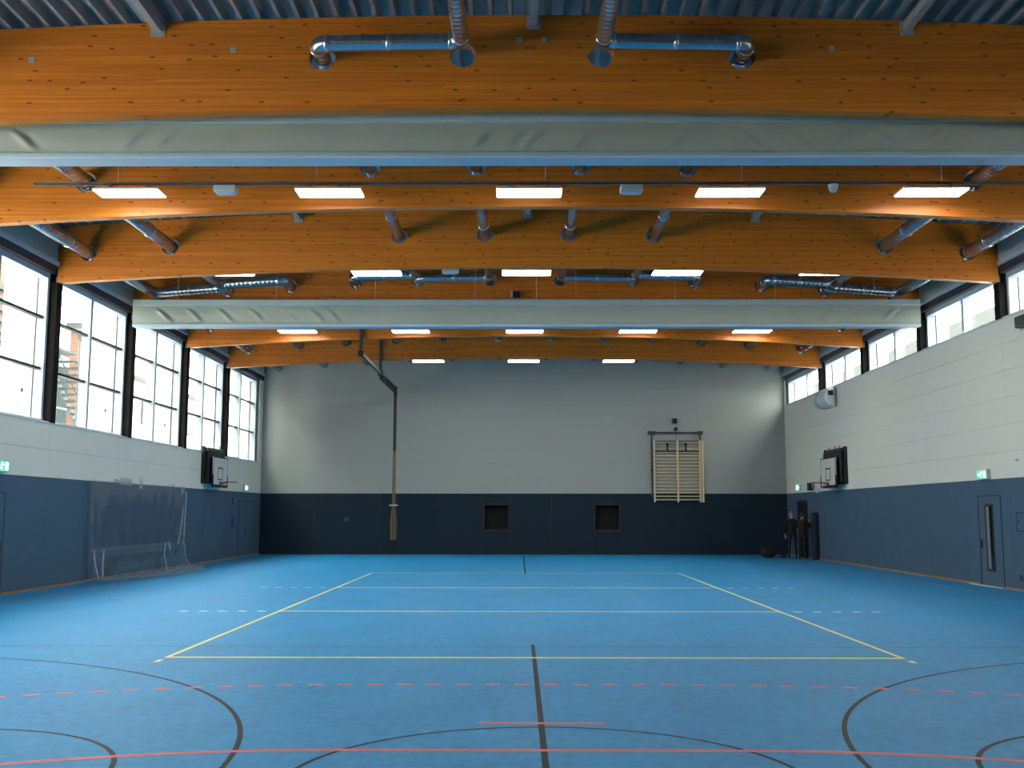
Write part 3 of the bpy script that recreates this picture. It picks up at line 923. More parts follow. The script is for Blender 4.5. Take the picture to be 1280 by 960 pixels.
# ---- small wall fittings
root = empty('wall_cabinet', (WX, 23.75, 1.35), 'small flush blue wall cabinet beside the door with the glazed slot', 'cabinet', None, 'thing')
b = MB(); seam(b, WX, 1, 23.40, 24.10, 1.36, 1.74, 0.03); b.box(WX - 0.012, WX, 23.37, 24.13, 1.33, 1.36); b.build('frame', M['blue_edge'], root)
MB().box(WX - 0.006, WX, 23.40, 24.10, 1.36, 1.74).build('cabinet_door', M['blue_panel'], root)
MB().tube([(WX - 0.006, 24.0, 1.56), (WX - 0.02, 24.0, 1.56)], 0.028, 12).build('lock', M['collar'], root)
root = empty('wall_socket', (WX, 24.04, 0.3), 'tiny dark wall socket low on the blue band beside the slotted door', 'socket', None, 'thing')
MB().bevel_box(WX - 0.016, WX + 0.004, 23.99, 24.09, 0.24, 0.36, 0.004).build('plate', M['blue_edge'], root)
root = empty('wall_hook', (WX, 23.9, 2.95), 'tiny metal hook on the white panels above the blue band', 'hook', None, 'thing')
MB().box(WX - 0.012, WX, 23.87, 23.93, 2.92, 2.98).build('plate', M['steel'], root)
MB().tube([(WX - 0.01, 23.9, 2.96), (WX - 0.05, 23.9, 2.95), (WX - 0.06, 23.9, 2.98)], 0.008, 6).build('pin', M['steel'], root)


def exit_sign(s, y0, y1, z0, z1, label, arrow=1):
    """lit box on a side wall with the running figure, door and arrow on its hall face"""
    xw, xf = s * WX, s * (WX - 0.10)
    yc, zc, h, wd = (y0 + y1) / 2, (z0 + z1) / 2, z1 - z0, y1 - y0
    root = empty('exit_sign', (xw, yc, z0), label, 'exit sign', 'green escape signs', 'thing')
    MB().bevel_box(xw + s * 0.003, xf, y0, y1, z0, z1, 0.008).build('case', M['pale_plastic'], root)
    MB().box(xf, xf - s * 0.004, y0 + 0.015, y1 - 0.015, z0 + 0.015, z1 - 0.015).build('face', M['sign_green'], root)
    p = MB()
    xa, xb = xf - s * 0.004, xf - s * 0.007
    P = lambda u, v: (yc + u * wd, zc + v * h)

    def poly(pts):
        n = len(pts)
        vs = [(xa, *P(*q)) for q in pts] + [(xb, *P(*q)) for q in pts]
        p.add(vs, [tuple(range(n)), tuple(range(2 * n - 1, n - 1, -1))] + [(i, (i + 1) % n, n + (i + 1) % n, n + i) for i in range(n)])
    e = arrow
    poly([(-.40 * e, -.36), (-.16 * e, -.36), (-.16 * e, .36), (-.40 * e, .36)])           # doorway
    poly([(.05 * e, -.36), (.10 * e, -.36), (.17 * e, .12), (.09 * e, .14)])               # running figure: leg
    poly([(.09 * e, .0), (.27 * e, -.16), (.24 * e, -.24), (.06 * e, -.08)])               # other leg
    poly([(.06 * e, .0), (.18 * e, -.02), (.15 * e, .24), (.05 * e, .24)])                 # trunk
    poly([(-.08 * e, .08), (-.06 * e, .16), (.10 * e, .22), (.10 * e, .14)])               # arm
    poly([(.06 * e + .045 * math.cos(a), .31 + .07 * math.sin(a)) for a in [2 * PI * i / 10 for i in range(10)]])
    poly([(.30 * e, .0), (.40 * e, .18), (.40 * e, -.18)])                                 # arrow head
    p.build('pictogram', M['sign_white'], root)
    return root


exit_sign(1, 25.30, 25.84, 2.565, 2.80, 'lit green exit sign above the door with the glazed slot')
exit_sign(1, 42.2, 42.75, 2.63, 2.90, 'small lit exit sign above the open passage where two people stand', -1)
exit_sign(-1, 41.65, 42.15, 2.60, 2.84, 'small lit exit sign above the corner door beyond the hoop on the tall-window wall')
exit_sign(-1, 21.75, 22.30, 2.60, 2.84, 'lit green exit sign above the first blue door on the tall-window wall', -1)

root = empty('loudspeaker_box', (WX, 40.5, 2.6), 'small black loudspeaker on the white wall above the people', 'loudspeaker', None, 'thing')
MB().bevel_box(WX - 0.22, WX - 0.03, 40.32, 40.66, 2.60, 2.90, 0.015).build('cabinet', M['black'], root)
MB().tube([(WX - 0.225, 40.49, 2.75), (WX - 0.215, 40.49, 2.75)], 0.09, 14).build('cone', M['mid_steel'], root)
MB().box(WX - 0.03, WX, 40.44, 40.54, 2.70, 2.80).build('bracket', M['steel'], root)
root = empty('junction_box', (WX, 39.9, 2.58), 'small pale box at the top edge of the blue band under the hoop', 'box', None, 'thing')
MB().bevel_box(WX - 0.06, WX, 39.75, 40.05, 2.50, 2.66, 0.01).build('case', M['pale_plastic'], root)
MB().bevel_box(WX - 0.075, WX - 0.06, 39.80, 40.0, 2.53, 2.63, 0.004).build('lid', M['tape'], root)
root = empty('notice', (-WX, 40.4, 1.2), 'small blue notice on the slate band before the corner door', 'notice', None, 'thing')
MB().box(-WX, -WX + 0.012, 40.22, 40.62, 1.22, 1.62).build('plate', M['sign_blue'], root)
MB().box(-WX + 0.012, -WX + 0.014, 40.28, 40.56, 1.27, 1.57).build('sheet', M['sign_blue'], root)
root = empty('wall_thermostat', (-WX, 40.4, 2.1), 'narrow grey fitting high on the slate band above the blue notice', 'fitting', None, 'thing')
MB().bevel_box(-WX, -WX + 0.04, 40.32, 40.48, 2.08, 2.32, 0.008).build('case', M['mid_steel'], root)
MB().box(-WX + 0.04, -WX + 0.045, 40.36, 40.44, 2.14, 2.26).build('window_slot', M['pale_plastic'], root)
root = empty('camera_bracket', (WX, 23.2, 6.0), 'dark wall bracket cut by the picture edge below the high windows', 'bracket', None, 'thing')
MB().bevel_box(WX - 0.16, WX - 0.01, 22.9, 23.36, 5.88, 6.14, 0.02).build('case', M['mid_steel'], root)
MB().box(WX - 0.02, WX - 0.001, 22.85, 23.4, 5.84, 6.18).build('back_plate', M['steel'], root)

# white horn loudspeaker on the high-window wall
yc, zc = 37.75, 5.86
root = empty('horn_loudspeaker', (WX, yc, 5.5), 'white curved-front loudspeaker on the wall under the high windows', 'loudspeaker', None, 'thing')
vs, fs = [], []
n = 12
for j, (ya, wd) in enumerate(((yc - 0.72, 0.28), (yc + 0.45, 0.28))):
    for i in range(n + 1):
        a = -PI / 2 + PI * i / n
        vs.append((WX - 0.14 - 0.32 * math.cos(a) * (1 - 0.25 * math.sin(a)), ya, zc + 0.02 + 0.36 * math.sin(a)))
for i in range(n):
    fs.append((i, i + 1, n + 1 + i + 1, n + 1 + i))
b = MB().add(vs, fs, True)
b.add(vs[:n + 1], [tuple(range(n + 1))]); b.add(vs[n + 1:], [tuple(range(n, -1, -1))])
b.build('shell', M['lamp_body'], root)
vs2 = [(p[0] - 0.03, p[1] + (0.10 if k > n else 0.92), p[2]) for k, p in enumerate(vs)]
MB().add(vs2, fs, True).build('grille', M['pale_plastic'], root)
MB().bevel_box(WX - 0.36, WX - 0.18, yc - 0.76, yc - 0.71, zc + 0.05, zc + 0.22, 0.01).build('driver', M['black'], root)
b = MB().box(WX - 0.16, WX - 0.002, yc - 0.55, yc - 0.45, zc - 0.32, zc + 0.32); b.box(WX - 0.16, WX - 0.002, yc + 0.30, yc + 0.40, zc - 0.32, zc + 0.32)
b.build('bracket', M['pale_plastic'], root)

# ================================================================== BASKETBALL HOOPS
def hoop(s, yc, label):
    """backboard parallel to a side wall on a folding steel frame"""
    X = lambda d: s * (WX - d)
    root = empty('basketball_hoop', (s * WX, yc, 2.6), label, 'basketball hoop', 'wall-mounted basketball hoops', 'thing')
    z0, z1 = 2.69, 3.70
    y0, y1 = yc - 0.90, yc + 0.90
    MB().bevel_box(X(0.30), X(0.33), y0, y1, z0, z1, 0.006).build('backboard', M['board'], root)
    b = MB()
    e = X(0.332)
    for ya, yb, za, zb_ in ((y0, y1, z1 - 0.035, z1), (y0, y0 + 0.035, z0, z1), (y1 - 0.035, y1, z0, z1)):
        b.box(X(0.325), e, ya, yb, za, zb_)
    # target rectangle
    for ya, yb, za, zb_ in ((yc - 0.295, yc + 0.295, 3.29, 3.34), (yc - 0.295, yc - 0.245, 2.93, 3.34), (yc + 0.245, yc + 0.295, 2.93, 3.34), (yc - 0.295, yc + 0.295, 2.89, 2.93)):
        b.box(X(0.325), X(0.333), ya, yb, za, zb_)
    b.build('board_marking', M['black'], root)
    b = MB().bevel_box(X(0.28), X(0.35), y0 - 0.01, y1 + 0.01, z0 - 0.06, z0 + 0.04, 0.015)
    b.box(X(0.28), X(0.35), y0 - 0.012, y0 + 0.02, z0, z0 + 0.38); b.box(X(0.28), X(0.35), y1 - 0.02, y1 + 0.012, z0, z0 + 0.38)
    b.build('edge_padding', M['black'], root)
    # rim
    rc, rr = 0.33 + 0.15 + 0.235, 0.235
    ring = [(X(rc + rr * math.cos(2 * PI * i / 28)), yc + rr * math.sin(2 * PI * i / 28), 2.82) for i in range(29)]
    r = MB().tube(ring, 0.013, 8, False)
    r.box(X(0.33), X(0.49), yc - 0.09, yc + 0.09, 2.80, 2.825)
    r.box(X(0.332), X(0.345), yc - 0.10, yc + 0.10, 2.72, 2.84)
    for q in (-1, 1):
        r.bar((X(0.34), yc + q * 0.09, 2.74), (X(0.55), yc + q * 0.15, 2.815), 0.012, 0.02)
    rim = r.build('rim', M['rim'], root)
    nt_ = MB()
    for i in range(12):
        a0, a1 = 2 * PI * i / 12, 2 * PI * (i + 0.5) / 12
        for sg in (-1, 1):
            pts = []
            for t in range(5):
                a = a0 + sg * (a1 - a0) * t / 2
                q = rr * (1 - 0.38 * (t / 4) ** 0.7)
                pts.append((X(rc + q * math.cos(a)), yc + q * math.sin(a), 2.81 - 0.09 * t))
            nt_.tube(pts, 0.0028, 4, False)
    if s > 0: nt_.build('net', M['net'], rim)
    # folding frame between board and wall
    for q in (-1, 1):
        MB().bevel_box(X(0.002), X(0.10), yc + q * 1.16 - 0.07, yc + q * 1.16 + 0.07, 2.74, 4.04, 0.01).build('wall_upright', M['black'], root)
        b = MB()
        b.bar((X(0.10), yc + q * 1.10, 3.85), (X(0.27), yc + q * 0.55, 3.55), 0.05, 0.05)
        b.bar((X(0.10), yc + q * 1.10, 2.95), (X(0.27), yc + q * 0.55, 2.90), 0.05, 0.05)
        b.build('folding_arm', M['black'], root)
        MB().box(X(0.22), X(0.30), yc + q * 0.55 - 0.035, yc + q * 0.55 + 0.035, 2.72, 3.66).build('board_upright', M['black'], root)
    b = MB()
    for z in (2.79, 3.10, 3.40, 3.70, 3.98):
        b.box(X(0.015), X(0.06), yc - 1.09, yc + 1.09, z - 0.03, z + 0.03)
    b.build('cross_rail', M['black'], root)
    MB().bevel_box(X(0.06), X(0.20), yc - 1.05, yc + 1.0, 2.80, 3.93, 0.03).build('height_gear', M['black'], root)
    b = MB()
    for q in (-0.8, -0.3, 0.45):
        b.tube([(X(0.12), yc + q, 3.93), (X(0.14), yc + q + 0.03, 4.03), (X(0.10), yc + q + 0.08, 4.10)], 0.014, 6)
    b.box(X(0.03), X(0.18), yc - 0.95, yc + 0.75, 3.90, 4.0)
    b.build('cable_guide', M['mid_steel'], root)
    return root


hoop(-1, 37.35, 'basketball backboard with red rim on a black frame below the tall windows')
hoop(1, 37.45, 'basketball backboard with red rim on a black frame on the wall with high windows')

# ================================================================== WALL BARS, OPENINGS, ROPES on the end wall
cx = 6.56
root = empty('wall_bars', (cx, Y1, 2.2), 'pale wooden two-bay wall bars hung above the blue band on the end wall', 'wall bars', None, 'thing')
for x_, hw in ((5.555, 0.035), (6.545, 0.035), (7.49, 0.035), (7.60, 0.04)):
    MB().bevel_box(x_ - hw, x_ + hw, Y1 - 0.17, Y1 - 0.05, 2.19, 4.80, 0.008).build('upright', M['pine'], root)
zr = 2.30
for xa, xb in ((5.59, 6.51), (6.58, 7.455)):
    for k in range(16):
        z = 2.30 + 0.1425 * k
        pts = [((xa + xb) / 2 + t * (xb - xa) / 2, Y1 - 0.12, z) for t in (-1, -0.4, 0.4, 1)]
        MB().tube(pts, 0.026, 8).build('rung', M['pine'], root)
    MB().tube([(xa, Y1 - 0.16, 4.72), (xb, Y1 - 0.16, 4.72)], 0.022, 8).build('rung', M['pine'], root)
    MB().box(xa, xb, Y1 - 0.14, Y1 - 0.09, 4.30, 4.36).build('cross_plate', M['black'], root)
    MB().box(xa, xb, Y1 - 0.14, Y1 - 0.09, 4.75, 4.79).build('cross_plate', M['black'], root)
for x_ in (6.11, 6.89):
    b = MB().box(x_ - 0.03, x_ + 0.03, Y1 - 0.21, Y1 - 0.15, 4.34, 4.58); b.box(x_ - 0.05, x_ + 0.05, Y1 - 0.22, Y1 - 0.14, 4.58, 4.68)
    b.build('hook_plate', M['black'], root)
b = MB().box(5.46, 7.58, Y1 - 0.12, Y1 - 0.06, 5.10, 5.17)
b.box(5.43, 5.49, Y1 - 0.10, Y1 - 0.02, 2.4, 5.14); b.box(7.50, 7.56, Y1 - 0.10, Y1 - 0.02, 4.80, 5.14)
b.box(5.30, 5.62, Y1 - 0.14, Y1 - 0.04, 5.06, 5.20); b.box(7.40, 7.64, Y1 - 0.14, Y1 - 0.04, 5.06, 5.20)
b.build('hoist_frame', M['mid_steel'], root)
b = MB().tube([(6.49, Y1 - 0.16, 5.28), (6.49, Y1 - 0.06, 5.28)], 0.085, 14); b.build('pulley', M['black'], root)
MB().bevel_box(6.36, 6.54, Y1 - 0.20, Y1 - 0.0, 5.54, 5.74, 0.01).build('pulley_block', M['black'], root)
MB().tube([(6.50, Y1 - 0.12, 5.56), (6.50, Y1 - 0.12, 4.80)], 0.008, 6).build('hoist_cable', M['black'], root)
MB().tube([(5.46, Y1 - 0.16, 3.55), (5.46, Y1 - 0.08, 3.55)], 0.05, 10).build('knob', M['black'], root)

for i, o_ in enumerate(OP):
    xa, xb, za, zb_ = o_
    root = empty('wall_recess', ((xa + xb) / 2, Y1, za), ['square dark recess in the blue end wall, the one closer to the hanging ropes', 'square dark recess in the blue end wall, the one closer to the wall bars'][i], 'recess', 'square recesses in the end wall', 'thing')
    b = MB()
    t = 0.10
    b.box(xa, xa + t, Y1 - 0.02, Y1 + 0.10, za, zb_); b.box(xb - t, xb, Y1 - 0.02, Y1 + 0.10, za, zb_)
    b.box(xa + t, xb - t, Y1 - 0.02, Y1 + 0.10, za, za + t); b.box(xa + t, xb - t, Y1 - 0.02, Y1 + 0.10, zb_ - t, zb_)
    b.build('frame', M['box_frame'], root)
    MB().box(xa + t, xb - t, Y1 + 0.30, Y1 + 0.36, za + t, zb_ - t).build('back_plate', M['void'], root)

# climbing ropes on their ceiling rail
rx = -5.37
root = empty('climbing_rope_rail', (rx, 38.5, 6.9), 'dark steel ceiling rail for climbing ropes, running to the end wall', 'rail', None, 'thing')
MB().bevel_box(rx - 0.05, rx + 0.05, 33.9, 43.75, 6.88, 7.0, 0.01).build('track', M['mid_steel'], root)
for yy in (33.98, 38.87):
    MB().box(rx - 0.055, rx + 0.055, yy - 0.05, yy + 0.05, 6.98, beam_bot(rx) + 0.75).build('hanger_post', M['mid_steel'], root)
    MB().box(rx - 0.09, rx + 0.09, yy - 0.09, yy + 0.07, 6.84, 7.03).build('clamp', M['black'], root)
for k in range(8):
    y_ = 39.4 + 0.55 * k
    b = MB().box(rx - 0.07, rx + 0.07, y_ - 0.16, y_ + 0.16, 6.74, 6.88)
    b.tube([(rx - 0.09, y_ - 0.09, 6.86), (rx + 0.09, y_ - 0.09, 6.86)], 0.05, 8); b.tube([(rx - 0.09, y_ + 0.09, 6.86), (rx + 0.09, y_ + 0.09, 6.86)], 0.05, 8)
    b.build('trolley', M['black'], root)
MB().box(rx - 0.06, rx + 0.06, 43.55, 43.78, 6.62, 7.02).build('end_stop', M['black'], root)
rpos = [(-0.10, 0.04), (-0.05, -0.03), (0.0, 0.05), (0.05, -0.04), (0.10, 0.03)]
rl_ = ['tan climbing rope, outermost of the tied bundle toward the gate', 'tan climbing rope, second of the tied bundle from the gate', 'tan climbing rope in the middle of the tied bundle', 'tan climbing rope, second of the tied bundle toward the axis', 'tan climbing rope, outermost of the tied bundle toward the axis']
for k, (dx, dy) in enumerate(rpos):
    root = empty('climbing_rope', (rx + dx * 0.3, 43.6 + dy, 6.7), rl_[k], 'rope', 'climbing ropes gathered by the end wall', 'thing')
    pts = [(rx + dx * 0.5, 43.6 + dy * 0.8, 6.60), (rx + dx * 0.5, 43.6 + dy * .8, 5.4), (rx + dx * 0.52, 43.6 + dy * .8, 4.0), (rx + dx * 0.6, 43.6 + dy * .8, 2.6), (rx + dx * 0.6, 43.6 + dy * .8, 2.02),
           (rx + dx * 1.15, 43.6 + dy, 1.4), (rx + dx * 1.1, 43.6 + dy, 0.9), (rx + dx * 1.0, 43.6 + dy, 0.62)]
    MB().tube(pts, [0.012, 0.012, 0.013, 0.014, 0.014, 0.019, 0.019, 0.019], 8).build('rope_strand', M['rope'], root)
    MB().tube([(rx + dx, 43.6 + dy, 0.64), (rx + dx, 43.6 + dy, 0.40)], [0.030, 0.034], 10).build('end_cap', M['black'], root)
    MB().tube([(rx + dx * 0.5, 43.6 + dy * .8, 6.612), (rx + dx * 0.5, 43.6 + dy * .8, 4.3)], 0.0145, 8).build('top_sleeve', M['black'], root)
tie = [(rx + 0.16 * math.cos(2 * PI * i / 16), 43.6 + 0.11 * math.sin(2 * PI * i / 16), 2.05) for i in range(17)]
tag(MB().tube(tie, 0.028, 8, False).build('rope_tie', M['rope_tie'], None, (rx, 43.6, 2.05)), 'pale band tying the climbing ropes together', 'band', None, 'thing')

# ================================================================== PLASTIC SHEET over the tall-window wall
root = empty('plastic_sheet', (-WX + 0.08, 30.2, 0), 'clear crinkled plastic film taped to the slate band, trailing on the floor', 'plastic sheet', None, 'thing')
nu, nv = 150, 60
vs, fs = [], []
ya, yb = 26.55, 34.1
for j in range(nv + 1):
    t = j / nv
    for i in range(nu + 1):
        u = i / nu
        y_ = ya + (yb - ya) * u
        gath = math.exp(-((u - 0.985) / 0.03) ** 2) + math.exp(-((u - 0.02) / 0.02) ** 2)
        wv = noise.noise(Vector((y_ * 1.6, t * 1.1, 2.0))) * 0.07 + noise.noise(Vector((y_ * 4.5, t * 3.0, 7.0))) * 0.03
        wv += 0.05 * math.sin(y_ * 7.5 + 1.3 * math.sin(t * 5)) * max(0, u - 0.55) * 1.6
        sag = 0.10 * abs(math.sin(u * PI * 5)) * (1 - u * 0.4) * max(0, 1 - t * 3)
        z = 2.60 - sag * 0.4 - t * 2.55
        x_ = -WX + 0.12 + 0.06 * t + max(-0.06, wv * (0.35 + t)) + 0.05 * gath
        if 0.70 < t < 0.76: x_ += 0.05 * math.sin((t - 0.70) / 0.06 * PI)
        vs.append((x_, y_ + 0.05 * noise.noise(Vector((u * 3, t * 4, 1))), max(0.03, z)))
for j in range(nv):
    for i in range(nu):
        a = j * (nu + 1) + i
        fs.append((a, a + nu + 1, a + nu + 2, a + 1))
MB().add(vs, fs, True).build('film', M['plastic'], root)
vs, fs = [], []
nu2, nv2 = 130, 26
for j in range(nv2 + 1):
    t = j / nv2
    for i in range(nu2 + 1):
        u = i / nu2
        y_ = 26.6 + 8.9 * u
        wd = 0.25 + 1.35 * math.sin(PI * min(1, u * 1.02 + 0.02)) ** 0.7 * (0.8 + 0.3 * noise.noise(Vector((u * 6, 0, 3))))
        z = 0.03 + 0.11 * abs(noise.noise(Vector((y_ * 2.6, t * wd * 3.2, 9)))) * (1 - 0.6 * t) + 0.03 * abs(noise.noise(Vector((y_ * 8, t * wd * 8, 4))))
        vs.append((-WX + 0.12 + wd * t, y_, z))
for j in range(nv2):
    for i in range(nu2):
        a = j * (nu2 + 1) + i
        fs.append((a, a + 1, a + nu2 + 2, a + nu2 + 1))
MB().add(vs, fs, True).build('floor_trail', M['plastic_trail'], root)
for y_, wd, ht in ((28.6, 0.55, 0.10), (29.2, 0.9, 0.18), (30.35, 0.28, 0.34), (33.2, 0.14, 0.10), (34.15, 0.16, 0.22), (34.2, 0.10, 0.12)):
    zc_ = 2.60 if y_ < 34 else 2.45
    b = MB()
    q = []
    for i in range(9):
        for jj in range(4):
            q.append((-WX + 0.02 + 0.05 * abs(noise.noise(Vector((y_ + i, jj, 5)))), y_ - wd / 2 + wd * i / 8, zc_ - ht / 2 + ht * jj / 3 + 0.02 * noise.noise(Vector((i, jj, y_)))))
    b.add(q, [(i * 4 + jj, i * 4 + jj + 1, (i + 1) * 4 + jj + 1, (i + 1) * 4 + jj) for i in range(8) for jj in range(3)])
    b.build('tape_patch', M['plastic_gather'], root)


def gather(pts, wd, seed):
    """a narrow crinkled ribbon where the film bunches up"""
    b = MB()
    n = 40
    P_ = [Vector(p) for p in pts]
    q = []
    for i in range(n + 1):
        t = i / n * (len(P_) - 1)
        k_ = min(int(t), len(P_) - 2)
        c = P_[k_].lerp(P_[k_ + 1], t - k_)
        w_ = wd * (0.55 + 0.9 * abs(noise.noise(Vector((i * 0.35, seed, 0)))))
        for jj in range(5):
            q.append((c.x + 0.02 * noise.noise(Vector((i * 0.5, jj, seed))) + 0.018 * (jj % 2), c.y + (jj - 2) / 2 * w_, c.z))
    b.add(q, [(i * 5 + jj, i * 5 + jj + 1, (i + 1) * 5 + jj + 1, (i + 1) * 5 + jj) for i in range(n) for jj in range(4)], True)
    return b.build('gathered_edge', M['plastic_gather'], root)


GXW = -WX + 0.20
gather([(GXW, 34.0, 2.42), (GXW, 33.95, 1.6), (GXW + .02, 33.85, 0.75), (GXW + .02, 34.0, 0.70)], 0.07, 1)
gather([(GXW, 33.75, 1.9), (GXW, 33.55, 1.2), (GXW, 33.35, 0.75)], 0.03, 2)
gather([(GXW, 34.0, 0.70), (GXW + .03, 34.1, 0.3), (GXW + .1, 34.3, 0.06)], 0.06, 3)
gather([(GXW, 26.75, 0.80), (GXW + .02, 26.80, 0.5), (GXW + .06, 27.0, 0.06)], 0.07, 4)
gather([(GXW, 27.4, 0.78), (GXW + .03, 27.3, 0.45), (GXW + .08, 27.2, 0.10)], 0.05, 5)
gather([(GXW, 32.2, 0.85), (GXW + .03, 32.0, 0.5), (GXW + .1, 32.1, 0.05)], 0.05, 6)
gather([(GXW, 32.5, 0.85), (GXW + .03, 32.55, 0.62)], 0.09, 7)


# ================================================================== PEOPLE, BAG, MAT by the corner
def skin_body(joints, edges, levels=2):
    me = bpy.data.meshes.new('body')
    me.from_pydata([j[0] for j in joints], edges, [])
    ob = bpy.data.objects.new('tmp_body', me)
    COL.objects.link(ob)
    sk = ob.modifiers.new('skin', 'SKIN')
    sk.use_smooth_shade = True
    lay = me.skin_vertices[0].data if me.skin_vertices else None
    if lay is None:
        bm = bmesh.new(); bm.from_mesh(me); bm.verts.layers.skin.verify(); bm.to_mesh(me); bm.free()
        lay = me.skin_vertices[0].data
    for i, j in enumerate(joints):
        r = j[1] if isinstance(j[1], tuple) else (j[1], j[1])
        lay[i].radius = r
        lay[i].use_root = (i == 0)
    ss = ob.modifiers.new('sub', 'SUBSURF'); ss.levels = levels; ss.render_levels = levels
    bpy.context.view_layer.update()
    out = bpy.data.meshes.new_from_object(ob.evaluated_get(bpy.context.evaluated_depsgraph_get()))
    COL.objects.unlink(ob); bpy.data.objects.remove(ob)
    return out


def person(loc, rz, label, arms, hair_m, legs_m, stance=0.0, lean=0.0, H=1.80):
    """figure facing +y; arms: for each side (elbow, wrist) relative to the pelvis frame"""
    k = H / 1.80
    J, E = [], []

    def add(p, r, parent=None):
        J.append((Vector(p) * k, tuple(x_ * k for x_ in r) if isinstance(r, tuple) else r * k))
        if parent is not None: E.append((parent, len(J) - 1))
        return len(J) - 1
    ly = lean
    pel = add((0, 0, 0.96), (0.165, 0.115))
    wst = add((0, 0.01 + ly * .3, 1.10), (0.155, 0.11), pel)
    che = add((0, 0.0 + ly * .7, 1.30), (0.185, 0.125), wst)
    shc = add((0, -0.015 + ly, 1.45), (0.13, 0.09), che)
    nk = add((0, 0.0 + ly * 1.1, 1.54), 0.056, shc)
    hd = add((0, 0.03 + ly * 1.2, 1.63), (0.07, 0.085), nk)
    add((0, 0.025 + ly * 1.2, 1.735), (0.066, 0.082), hd)
    hands = []
    for s in (-1, 1):
        el, wr_ = arms[s]
        sh = add((s * 0.20, -0.01 + ly, 1.42), 0.065, shc)
        e_ = add(el, 0.050, sh)
        m_ = add(Vector(el).lerp(Vector(wr_), 0.55), 0.042, e_)
        w_ = add(wr_, 0.030, m_)
        d = (Vector(wr_) - Vector(el)).normalized()
        pm = Vector(wr_) + d * 0.07
        p_ = add(pm, (0.036, 0.018), w_)
        side = d.cross(Vector((0, 1, 0)) if abs(d.y) < 0.8 else Vector((1, 0, 0))).normalized()
        nrm = side.cross(d).normalized()
        hands.append((pm, d))
        for q, ln in ((-1.5, 0.062), (-0.5, 0.075), (0.5, 0.080), (1.5, 0.070)):
            b0 = pm + d * 0.035 + side * q * 0.019
            f0 = add(b0, 0.0085, p_)
            f1 = add(b0 + d * ln * 0.55 + nrm * 0.010, 0.008, f0)
            add(b0 + d * ln * 0.9 + nrm * 0.030, 0.007, f1)
        t0 = add(pm - d * 0.02 + side * 0.040, 0.010, p_)
        add(pm + d * 0.03 + side * 0.062 + nrm * 0.012, 0.009, t0)
    for s in (-1, 1):
        hp = add((s * 0.095, 0.0, 0.90), 0.098, pel)
        kn = add((s * (0.105 + stance * .5), 0.02, 0.50), 0.064, hp)
        cf = add((s * (0.112 + stance * .8), -0.01, 0.32), 0.058, kn)
        an = add((s * (0.115 + stance), -0.02, 0.09), 0.042, cf)
        he = add((s * (0.115 + stance), -0.04, 0.045), 0.042, an)
        add((s * (0.13 + stance), 0.15, 0.032), (0.045, 0.028), he)
    me = skin_body(J, E)
    for mm in (M['jacket'], legs_m, M['skin'], M['shoe']): me.materials.append(mm)
    wrists = [h[0] * k for h in hands]
    for p in me.polygons:
        c = p.center
        idx = 0
        if c.z < 0.085 * k: idx = 3
        elif c.z < 0.86 * k and abs(c.x) < 0.30 * k: idx = 1
        if c.z > 1.525 * k and abs(c.x) < 0.12 * k: idx = 2
        if any((c - w_).length < 0.13 * k for w_ in wrists): idx = 2
        p.material_index = idx
    root = empty('person', loc, label, 'person', 'people by the passage', 'thing')
    root.rotation_euler = (0, 0, rz)
    ob = bpy.data.objects.new('body', me)
    COL.objects.link(ob); ob.parent = root
    zmin = min(v.co.z for v in me.vertices)
    me.transform(Matrix.Translation((0, 0, -zmin + 0.002)))
    # hair, ears, nose, eyes, mouth
    hc = Vector((0, 0.02 + ly * 1.2, 1.70)) * k
    bm = bmesh.new()
    bmesh.ops.create_uvsphere(bm, u_segments=20, v_segments=12, radius=1)
    for v in bm.verts:
        v.co = Vector((v.co.x * 0.088 * k, v.co.y * 0.105 * k, v.co.z * 0.112 * k))
    bmesh.ops.delete(bm, geom=[v for v in bm.verts if (v.co.y > 0.045 * k and v.co.z < 0.055 * k) or v.co.z < -0.062 * k], context='VERTS')
    for v in bm.verts:
        v.co += hc + Vector((0, -0.006, 0.012)) + v.co.normalized() * 0.006 * noise.noise(v.co * 60)
    b = MB(); bm.verts.index_update(); b.add([v.co[:] for v in bm.verts], [[v.index for v in f.verts] for f in bm.faces], True); bm.free()
    b.build('hair', hair_m, root, (0, 0, 0))
    b = MB()
    for s in (-1, 1):
        b.tube([hc + Vector((s * 0.074, 0.0, -0.045)) * k, hc + Vector((s * 0.090, -0.008, -0.02)) * k, hc + Vector((s * 0.086, -0.008, 0.008)) * k], [0.010, 0.016, 0.012], 8)
    b.tube([hc + Vector((0, 0.080, 0.0)) * k, hc + Vector((0, 0.105, -0.035)) * k, hc + Vector((0, 0.085, -0.045)) * k], [0.008, 0.014, 0.006], 8)
    b.build('face_features', M['skin'], root, (0, 0, 0))
    b = MB()
    for s in (-1, 1):
        b.tube([hc + Vector((s * 0.032, 0.082, -0.004)) * k, hc + Vector((s * 0.032, 0.092, -0.004)) * k], [0.012, 0.006], 8)
    b.build('eyes', M['shoe'], root, (0, 0, 0))
    MB().tube([hc + Vector((-0.026, 0.082, -0.072)) * k, hc + Vector((0, 0.092, -0.074)) * k, hc + Vector((0.026, 0.082, -0.072)) * k], 0.006, 6).build('mouth', M['rim'], root, (0, 0, 0))
    return root


